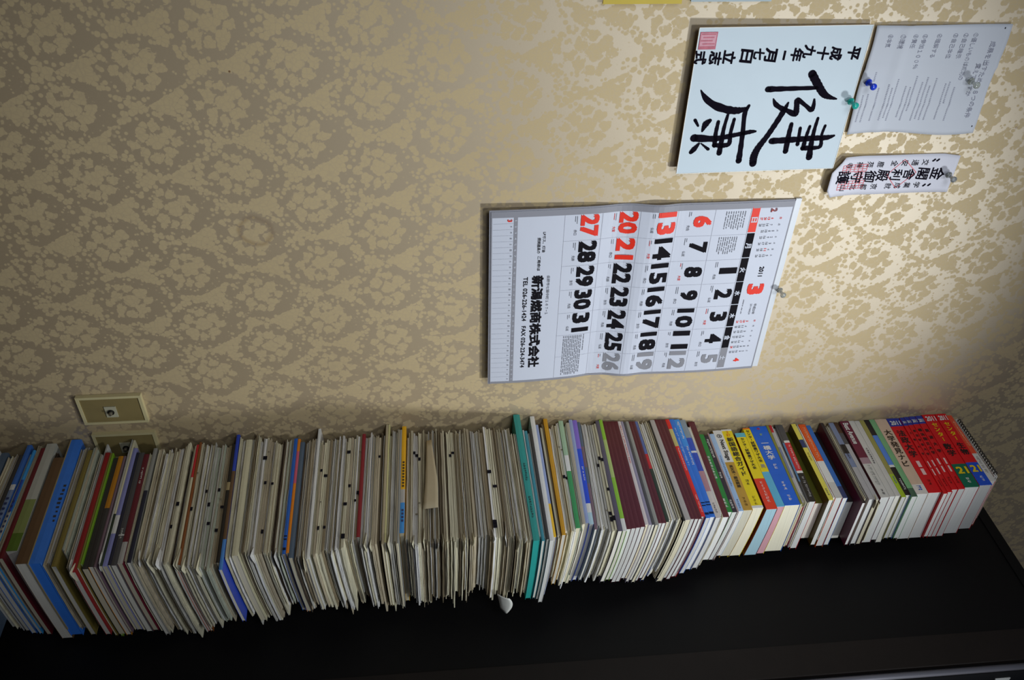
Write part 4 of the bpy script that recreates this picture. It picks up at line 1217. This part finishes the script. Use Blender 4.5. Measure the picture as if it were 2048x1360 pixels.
(10818,10892,5671,-294,2769,1789,'p','cream','cream marked paper booklet, fourth past the white folded sheet towards the red books', {'mk': 1, 'curl': 0, 'flap': None}),
(10892,10939,5682,-319,2779,1823,'p','tan','tan paper sheaf, fifth past the white folded sheet towards the red books', {'mk': 0, 'curl': 0, 'flap': None}),
(10939,10985,5649,-293,2795,1725,'p','brown','brown paper sheaf, sixth past the white folded sheet towards the red books', {'mk': 0, 'curl': 1, 'flap': None}),
(10985,11031,5665,-384,2730,1880,'p','tan','tan paper sheaf, seventh past the white folded sheet towards the red books', {'mk': 0, 'curl': 0, 'flap': 'white'}),
(11031,11077,5637,-366,2758,1946,'p','cream','cream paper sheaf, eighth past the white folded sheet towards the red books', {'mk': 0, 'curl': 0, 'flap': None}),
(11077,11114,5661,-432,2705,1652,'p','tan','tan paper sheaf, ninth past the white folded sheet towards the red books', {'mk': 0, 'curl': 0, 'flap': None}),
(11114,11151,5625,-353,2857,1661,'p','brown','brown paper sheaf, tenth past the white folded sheet towards the red books', {'mk': 0, 'curl': 1, 'flap': None}),
(11151,11197,5668,-352,2818,1796,'p','cream','cream paper sheaf, eleventh past the white folded sheet towards the red books', {'mk': 0, 'curl': 0, 'flap': None}),
(11197,11234,5667,-351,2827,1622,'p','cream','cream paper sheaf, twelfth past the white folded sheet towards the red books', {'mk': 0, 'curl': 0, 'flap': None}),
(11234,11281,5630,-361,2794,1607,'p','tan','tan paper sheaf, thirteenth past the white folded sheet towards the red books', {'mk': 0, 'curl': 1, 'flap': None}),
(11281,11336,5664,-503,2739,1752,'p','brown','brown paper sheaf, fourteenth past the white folded sheet towards the red books', {'mk': 0, 'curl': 0, 'flap': None}),
(11336,11401,5657,-525,2671,1626,'p','dark','dark brown paper sheaf, fifteenth past the white folded sheet towards the red books', {'mk': 0, 'curl': 0, 'flap': None}),
(11401,11523,5631,-30,3184,1751,'f','s_teal','teal folder poking out against the wall between papers and books', {'txt': [(0.42, 0.56, 'g2', '', 's_black'), (0.68, 0.85, 'g2', '', 's_black')]}),
(11523,11564,5648,-411,2760,1719,'p','white','white paper sheaf, next past the teal folder towards the red books'),
(11564,11621,5666,-471,2726,1729,'m','s_tealblue','teal-blue thin workbook right past the teal folder'),
(11621,11660,5671,-452,2671,2025,'p','grey','pale grey paper sheaf, third past the teal folder towards the red books'),
(11660,11718,5687,-400,2749,1831,'m','s_charcoal','charcoal speckled booklet just before the tall white book'),
(11718,11804,5700,-30,3153,1852,'b','s_white','tall plain white book poking out against the wall'),
(11804,11854,5718,-265,2821,1728,'m',[(0.73, 's_lavblue'), (1, 's_yell2')],'lavender-blue booklet with a yellow front end'),
(11854,11884,5774,-215,2887,1333,'p','dark','dark brown paper sheaf, second past the tall white book towards the red books'),
(11884,11932,5718,-276,2800,1294,'p','tan','tan paper sheaf, third past the tall white book towards the red books'),
(11932,11971,5771,-135,2938,1365,'p','brown','brown paper sheaf, fourth past the tall white book towards the red books'),
(11971,12047,5753,-68,2959,1476,'m',[(1, 's_ochre2')],'ochre-yellow spined workbook past the tall white book'),
(12047,12106,5786,-269,2733,1431,'p','cream','cream paper sheaf, next past the ochre workbook towards the red books', {'mk': 0}),
(12106,12164,5796,-149,2801,1388,'p','cream','cream paper sheaf, second past the ochre workbook towards the red books', {'mk': 0}),
(12164,12212,5759,-243,2722,1712,'p','cream','cream marked paper booklet, third past the ochre workbook towards the red books', {'mk': 1}),
(12212,12261,5821,-117,2817,1749,'p','tan','tan marked paper booklet, fourth past the ochre workbook towards the red books', {'mk': 1}),
(12261,12347,5790,-109,2754,1647,'m',[(0.35, 's_mint'), (0.5, 's_white'), (1, 's_green2')],'mint, white and green spined booklet past the ochre workbook'),
(12347,12397,5830,-140,2791,1415,'p','grey','pale grey paper sheaf, sixth past the ochre workbook towards the red books'),
(12397,12464,5808,-158,2609,1800,'m','s_beigegrey','beige-grey booklet right below the vivid blue magazine'),
(12464,12532,5817,-66,2675,1770,'m','s_lavblue','pale blue booklet under the vivid blue and violet magazine'),
(12532,12620,5826,-77,2686,1703,'b',[(0.3, 's_violet'), (0.82, 's_vivblue'), (0.9, 's_white'), (1, 's_ice')],'vivid blue and violet spined magazine with white lettering', {'txt': [(0.48, 0.62, 'g', '', 's_white')]}),
(12620,12679,5837,-129,2750,1552,'m',[(0.25, 's_slate'), (0.45, 's_mauve'), (0.6, 's_slate'), (1, 's_mauve')],'mauve and slate patterned booklet past the vivid blue magazine'),
(12679,12738,5844,-139,2692,1667,'p','white','white paper sheaf, second past the vivid blue magazine towards the red books', {'mk': 0}),
(12738,12797,5848,-136,2782,1710,'p','white','white paper sheaf, third past the vivid blue magazine towards the red books', {'mk': 0}),
(12797,12846,5883,-132,2715,1614,'p','grey','pale grey paper sheaf, fourth past the vivid blue magazine towards the red books', {'mk': 0}),
(12846,12896,5884,-128,2734,1555,'p','grey','pale grey paper sheaf, fifth past the vivid blue magazine towards the red books', {'mk': 0}),
(12896,12945,5893,-125,2779,1659,'p','grey','pale grey marked paper booklet, sixth past the vivid blue magazine towards the red books', {'mk': 1}),
(12945,12994,5893,-122,2784,1437,'p','cream','cream marked paper booklet, seventh past the vivid blue magazine towards the red books', {'mk': 2}),
(12994,13043,5877,-122,2770,1420,'p','cream','cream marked paper booklet, eighth past the vivid blue magazine towards the red books', {'mk': 2}),
(13043,13129,5886,-65,2847,1557,'m','s_purplegrey','purple-grey booklet under the lime-green spined one'),
(13129,13207,5891,-36,2878,1489,'m',[(0.2, 's_lime'), (0.55, 's_limew'), (0.9, 's_lime'), (1, 's_white')],'lime-green and white spined booklet below the maroon notebooks'),
(13207,13295,5895,-81,2790,1528,'b','s_maroon','first of four maroon notebooks past the lime-green booklet'),
(13295,13382,5901,-82,2774,1646,'b','s_maroon','second of four maroon notebooks past the lime-green booklet'),
(13382,13470,5906,-82,2759,1647,'b','s_maroon','third of four maroon notebooks past the lime-green booklet'),
(13470,13558,5911,-83,2743,1571,'b','s_maroon','fourth of four maroon notebooks past the lime-green booklet'),
(13558,13626,5916,-83,2699,1656,'m','s_whitepink','white spined magazine with red lettering past four maroon notebooks', {'txt': [(0.05, 0.45, 'g', '', 's_redtxt')]}),
(13626,13685,5921,-83,2701,1752,'m','s_lavgrey','lavender-grey booklet right past the red-lettered white magazine'),
(13685,13744,5924,-98,2684,1694,'m','s_dkgrey','dark grey booklet between lavender-grey and pale grey ones'),
(13744,13812,5928,-84,2708,1750,'m','s_grey','pale grey booklet just before the two maroon notebooks'),
(13812,13881,5932,-85,2665,1769,'b','s_maroon','first of two maroon notebooks past the pale grey booklet'),
(13881,13959,5936,-86,2664,1706,'b','s_maroon','second of two maroon notebooks past the pale grey booklet'),
(13959,14019,5941,-86,2639,1800,'m',[(0.35, 's_slateblue'), (0.5, 's_scarlet'), (1, 's_dkgreen')],'slate-blue, red and green edged booklet past two maroon notebooks'),
(14019,14097,5944,-72,2626,1632,'p','white','white paper sheaf, next past the red-and-green edged booklet towards the red books'),
(14097,14166,5941,-72,2617,1762,'p','white','white paper sheaf, second past the red-and-green edged booklet towards the red books'),
(14166,14235,5939,-73,2645,1622,'p','grey','pale grey paper sheaf, third past the red-and-green edged booklet towards the red books'),
(14235,14284,5943,-72,2640,1857,'p','tan','tan paper sheaf, fourth past the red-and-green edged booklet towards the red books'),
(14284,14324,5960,-72,2637,1793,'m','s_black','thin black-edged booklet among pale grey ones'),
(14324,14431,5962,-45,2646,1892,'m','s_lgrey','light grey booklet right past the thin black-edged one'),
(14431,14511,5969,-30,2639,1823,'b','s_maroon','lowest of three maroon notebooks under the bright red workbook'),
(14511,14590,5973,-31,2640,1865,'b','s_maroon','middle of three maroon notebooks under the bright red workbook'),
(14590,14659,5977,-32,2641,1790,'b','s_maroon','uppermost of three maroon notebooks under the bright red workbook'),
(14659,14738,5980,-30,2587,1856,'b',[(0.11, 's_red'), (0.3, 's_straw'), (1, 's_red')],'bright red spined workbook with a straw-coloured label', {'txt': [(0.32, 0.56, 'g', '', 's_pinkw'), (0.8, 0.98, 'g', '', 's_pinkw')]}),
(14738,14827,5984,-30,2625,1696,'b',[(0.88, 's_cblue'), (0.94, 's_cblue'), (1, 's_cblue')],'sky blue workbook, lower of two on the bright red one', {'txt': [(0.1, 0.5, 'g', '', 's_lettblue')], 'marks': 2}),
(14827,14935,5989,-38,2598,1622,'b',[(0.3, 's_cblue2'), (1, 's_cblue')],'deep sky blue workbook, upper of two past the bright red one', {'txt': [(0.03, 0.22, 'g', '', 's_white'), (0.3, 0.5, 'g', '', 's_white')], 'marks': 2}),
(14935,15044,5994,-55,2608,1551,'b',[(0.2, 's_photo1'), (0.34, 's_photoblue'), (0.36, 's_white'), (0.55, 's_photoblue'), (0.75, 's_photopink'), (1, 's_photow')],'workbook with a photo-print spine in blue, pink and white', {'txt': [(0.86, 0.97, 'g2', '', 's_dkgrey')]}),
(15044,15124,6002,-173,2427,1582,'p','white','white paper sheaf, fourth past the bright red workbook towards the red books'),
(15124,15256,6083,-30,2551,1322,'b','s_maroon','single maroon notebook just under the green textbook'),
(15256,15427,6231,-272,2078,1501,'b','s_tgreen','green spined textbook with white lettering', {'txt': [(0.3, 0.62, 'g2', '', 's_white'), (0.84, 0.98, 'g2', '', 's_white')]}),
(15427,15550,6288,-270,2043,1510,'b','s_aubergine','aubergine dark spined book with tiny white lettering', {'txt': [(0.05, 0.3, 'g', '', 's_white'), (0.5, 0.6, 'g2', '', 's_white'), (0.85, 0.98, 'g2', '', 's_white')]}),
(15550,15584,6295,-179,2133,1492,'m','s_pinkgrey','thin pinkish-grey book under the pale blue one'),
(15584,15684,6297,-211,2080,1392,'b',[(0.04, 's_paleb'), (1, 's_paleb')],'pale blue spined book beside the white and tan one', {'txt': [(0.3, 0.7, 'g2', '', 's_steel'), (0.86, 0.98, 'g2', '', 's_steel')]}),
(15684,15876,6304,-111,2161,1460,'b',[(0.42, 's_white'), (1, 's_tanb')],'white and tan spined English grammar book with black lettering', {'pg': 'ivory', 'txt': [(0.05, 0.11, 'v', '②', 's_dkgrey'), (0.13, 0.4, 'h', 'Next Stage', 's_black'), (0.46, 0.74, 'v', '英文法・語法問題', 's_black'), (0.85, 0.97, 'g2', '', 's_brownt')]}),
(15876,16101,6315,-84,2144,1512,'b',[(0.02, 's_white'), (0.97, 's_yel'), (1, 's_white')],'yellow spined Japanese language guidebook with large black lettering', {'pg': 'ivory', 'txt': [(0.02, 0.1, 'v', '2訂', 's_orange'), (0.11, 0.62, 'v', '新国語総合ガイド', 's_black'), (0.66, 0.76, 'g2', '', 's_black'), (0.86, 0.97, 'g2', '', 's_olivet')]}),
(16101,16143,6539,-111,1924,1208,'m','s_dkteal','small dark teal pocket notebook tucked under a yellow and red book'),
(16143,16363,6318,-203,2066,1447,'b',[(0.06, 's_cyan2'), (0.62, 's_yel'), (1, 's_redor')],'yellow-topped book with a wide red-orange band', {'board': 's_dkred', 'pg': 'ice', 'txt': [(0.07, 0.5, 'v', 'センター試験裏ワザ大全', 's_black'), (0.66, 0.95, 'g2', '', 's_pinkw')]}),
(16363,16522,6316,-69,2153,1480,'b',[(0.02, 's_or'), (0.58, 's_yel'), (1, 's_lblue')],'yellow-topped book with a light blue lower band', {'pg': 'rose', 'txt': [(0.03, 0.46, 'v', 'センター試験裏ワザ大全', 's_black'), (0.48, 0.54, 'v', '英', 's_grey')]}),
(16522,16841,6315,-41,2162,1464,'b','s_uniblue','thick blue university exam book with white lettering', {'pg': 'ivory', 'txt': [(0.02, 0.06, 'g2', '', 's_redtxt'), (0.1, 0.16, 'g2', '', 's_limet'), (0.2, 0.45, 'v', '一橋大学', 's_white'), (0.5, 0.6, 'g2', '', 's_white'), (0.72, 0.84, 'g2', '', 's_white'), (0.88, 0.97, 'g2', '', 's_white')]}),
(16841,16890,6312,-30,2163,1342,'m','s_olivew','thin olive-edged pamphlet lying on the thick blue exam book'),
(16890,16940,6312,-30,2129,1378,'m',[(0.1, 's_scarlet'), (0.3, 's_greyw'), (0.7, 's_greyblue'), (1, 's_greyw')],'thin grey-blue pamphlet with a red tip past the blue exam book'),
(16940,17000,6325,-30,2172,1418,'p','white','white paper sheaf, third past the thick blue exam book towards the red books'),
(17000,17039,6311,-30,2133,1417,'m',[(0.25, 's_dkgrey'), (0.75, 's_steelb'), (1, 's_dkgrey')],'thin steel-blue booklet beside the black and red book'),
(17039,17170,6311,-30,2119,1498,'b',[(0.22, 's_dkgrey'), (0.25, 's_white'), (0.62, 's_bred'), (0.65, 's_white'), (1, 's_black')],'black spined book with a red band in the middle', {'txt': [(0.28, 0.6, 'g', '', 's_pinkw'), (0.7, 0.95, 'g', '', 's_greyw')]}),
(17170,17430,6550,-30,1977,1138,'m','s_olivedk','small olive pocket notebook tucked beneath the pale yellow book'),
(17430,17529,6307,-30,2111,1432,'b',[(0.22, 's_paley'), (0.33, 's_navyl'), (1, 's_paley')],'pale yellow spined book with a small navy label', {'board': 's_olivedk', 'txt': [(0.4, 0.52, 'g2', '', 's_olivet'), (0.86, 0.96, 'g2', '', 's_dkgrey')]}),
(17529,17578,6297,-30,2152,1379,'p','white','white paper sheaf, next past the pale yellow book towards the red books'),
(17578,17729,6306,-56,2048,1548,'b',[(0.52, 's_orangebk'), (0.8, 's_white'), (1, 's_whiteg')],'orange and white spined book past the pale yellow one', {'txt': [(0.05, 0.5, 'g', '', 's_orw')]}),
(17729,17828,6305,-96,2017,1486,'b',[(0.85, 's_bluebk'), (1, 's_navyl')],'blue thin book lying on the orange and white one'),
(17828,18059,6564,-63,1943,1163,'m','s_blackw','small black pocket notebook tucked under the black-edged magazine'),
(18059,18128,6302,-44,2221,1334,'b',[(1, 's_blackpink')],'black magazine with pinkish edges lifting off the row', {'board': 's_wine2'}),
(18128,18228,6304,-81,2073,1440,'p','cream','cream paper sheaf, next past the black-edged magazine towards the red books'),
(18228,18338,6300,-59,2133,1434,'b',[(0.3, 's_greyblue'), (0.42, 's_blackw'), (0.6, 's_greyblue'), (1, 's_greyw')],'grey collage-print spined book with dark lettering', {'txt': [(0.3, 0.5, 'g2', '', 's_blackw')]}),
(18338,18428,6300,-51,2158,1403,'m',[(0.15, 's_blackor'), (0.3, 's_dkgrey'), (1, 's_greyw')],'grey-white booklet with a dark tip towards the wall'),
(18428,18478,6366,-30,2222,1270,'p','dark','dark brown paper sheaf, fourth past the black-edged magazine towards the red books'),
(18478,18669,6298,-30,2134,1434,'b',[(0.5, 's_mar2'), (0.58, 's_mauvew'), (1, 's_whiteg')],'white spined book whose wall end is maroon with slanting white lettering', {'txt': [(0.03, 0.32, 'h', 'Best Avenue', 's_white'), (0.6, 0.85, 'g', '', 's_grey'), (0.9, 0.97, 'g2', '', 's_dkgrey')]}),
(18669,18789,6297,-32,2119,1401,'b',[(1, 's_whiteg')],'plain white spined book with small dark lettering beside the maroon-ended one', {'txt': [(0.38, 0.6, 'g2', '', 's_blackw')]}),
(18789,18899,6296,-41,2106,1471,'m','s_whiteg','plain white booklet right under the lime-ended book'),
(18899,18999,6295,-33,2148,1321,'b',[(0.72, 's_olivek'), (1, 's_limebk')],'olive spined book with a lime-green lower end', {'txt': [(0.75, 0.85, 'g2', '', 's_blue')]}),
(18999,19110,6294,-30,2108,1378,'b',[(0.22, 's_blackw'), (0.62, 's_ltblue'), (0.65, 's_white'), (1, 's_blackw')],'black spined book with a long light blue stripe', {'txt': [(0.8, 0.95, 'g', '', 's_white')]}),
(19110,19230,6293,-30,2156,1327,'b',[(0.9, 's_sage'), (1, 's_sagedk')],'sage green spined book before the beige university guide'),
(19230,19482,6292,-30,2106,1452,'b',[(0.88, 's_navi'), (1, 's_navi2')],'beige spined university guidebook with brown lettering', {'txt': [(0.15, 0.66, 'v', '大学発見ナビ', 's_brownd'), (0.9, 0.95, 'g', '', 's_blue')]}),
(19482,19761,6287,-30,2090,1452,'b',[(0.115, 's_bluecap'), (1, 's_akared')],'thickest red exam book with a blue cap, next to the beige guide', {'txt': [(0.04, 0.1, 'c', '2011', 's_white'), (0.17, 0.55, 'v', '法政大学', 's_black'), (0.84, 0.93, 'g2', '', 's_dkred2')], 'box': [(0.6, 0.68), (0.7, 0.78)]}),
(19761,19853,6262,-45,2136,1400,'b',[(0.115, 's_bluecap'), (1, 's_akared')],'second red exam book from the beige guide, blue cap and box labels', {'txt': [(0.04, 0.1, 'c', '2011', 's_white'), (0.17, 0.55, 'v', '上智大学', 's_black'), (0.84, 0.93, 'g2', '', 's_dkred2')], 'box': [(0.6, 0.68), (0.7, 0.78)]}),
(19853,19958,6254,-41,2115,1432,'b',[(0.115, 's_bluecap'), (1, 's_akared')],'third red exam book from the beige guide, middle of the five blue-capped', {'txt': [(0.04, 0.1, 'c', '2011', 's_white'), (0.17, 0.55, 'v', '東京学芸大学', 's_black'), (0.84, 0.93, 'g2', '', 's_dkred2')], 'box': [(0.6, 0.68), (0.7, 0.78)]}),
(19958,20092,6244,-41,2068,1498,'b',[(0.115, 's_bluecap'), (1, 's_akared')],'fourth red exam book from the beige guide, blue cap and box labels', {'txt': [(0.04, 0.1, 'c', '2011', 's_white'), (0.17, 0.55, 'v', '横浜国立大学', 's_black'), (0.84, 0.93, 'g2', '', 's_dkred2')], 'box': [(0.6, 0.68), (0.7, 0.78)]}),
(20092,20233,6232,-44,2072,1497,'b',[(0.115, 's_bluecap'), (1, 's_akared')],'fifth red exam book from the beige guide, last of the blue-capped', {'txt': [(0.04, 0.1, 'c', '2011', 's_white'), (0.17, 0.55, 'v', '筑波大学', 's_black'), (0.84, 0.93, 'g2', '', 's_dkred2')], 'box': [(0.6, 0.68), (0.7, 0.78)]}),
(20233,20546,6220,-30,2061,1480,'b',[(0.7, 's_akared'), (1, 's_deepgreen')],'thick red mathematics exam book with a green lower band', {'txt': [(0.03, 0.1, 'c', '2011', 's_white'), (0.12, 0.4, 'v', 'センター', 's_yelt'), (0.42, 0.6, 'v', '数学', 's_black'), (0.74, 0.83, 'c', '21', 's_yelt'), (0.88, 0.97, 'g2', '', 's_white')]}),
(20546,20815,6204,-43,2030,1413,'b',[(0.7, 's_akared'), (1, 's_deepblue')],'thick red biology exam book with a blue lower band', {'txt': [(0.03, 0.1, 'c', '2011', 's_white'), (0.12, 0.4, 'v', 'センター', 's_yelt'), (0.42, 0.6, 'v', '生物', 's_black'), (0.74, 0.83, 'c', '21', 's_yelt'), (0.88, 0.97, 'g2', '', 's_white')]}),
(20815,20945,6215,-92,1880,1415,'b',[(0.6, 's_orred'), (1, 's_whiteg')],'orange-red and white thin book past the biology exam book', {'txt': [(0.1, 0.5, 'g', '', 's_orw'), (0.65, 0.9, 'g', '', 's_grey')]}),
(20945,21010,6249,-140,1835,1186,'p','grey','grey sheaf of loose paper, second from the tower top'),
(21010,21080,6238,-142,1742,1333,'p','white','white ring-edged notepad on the very top of the tower', {'pad': 1}),
]
for row in PILE:
    if row[6] == 'p':
        make_sheaf(row)
    else:
        make_book(row)

bpy.data.objects.remove(_fo, do_unlink=True)
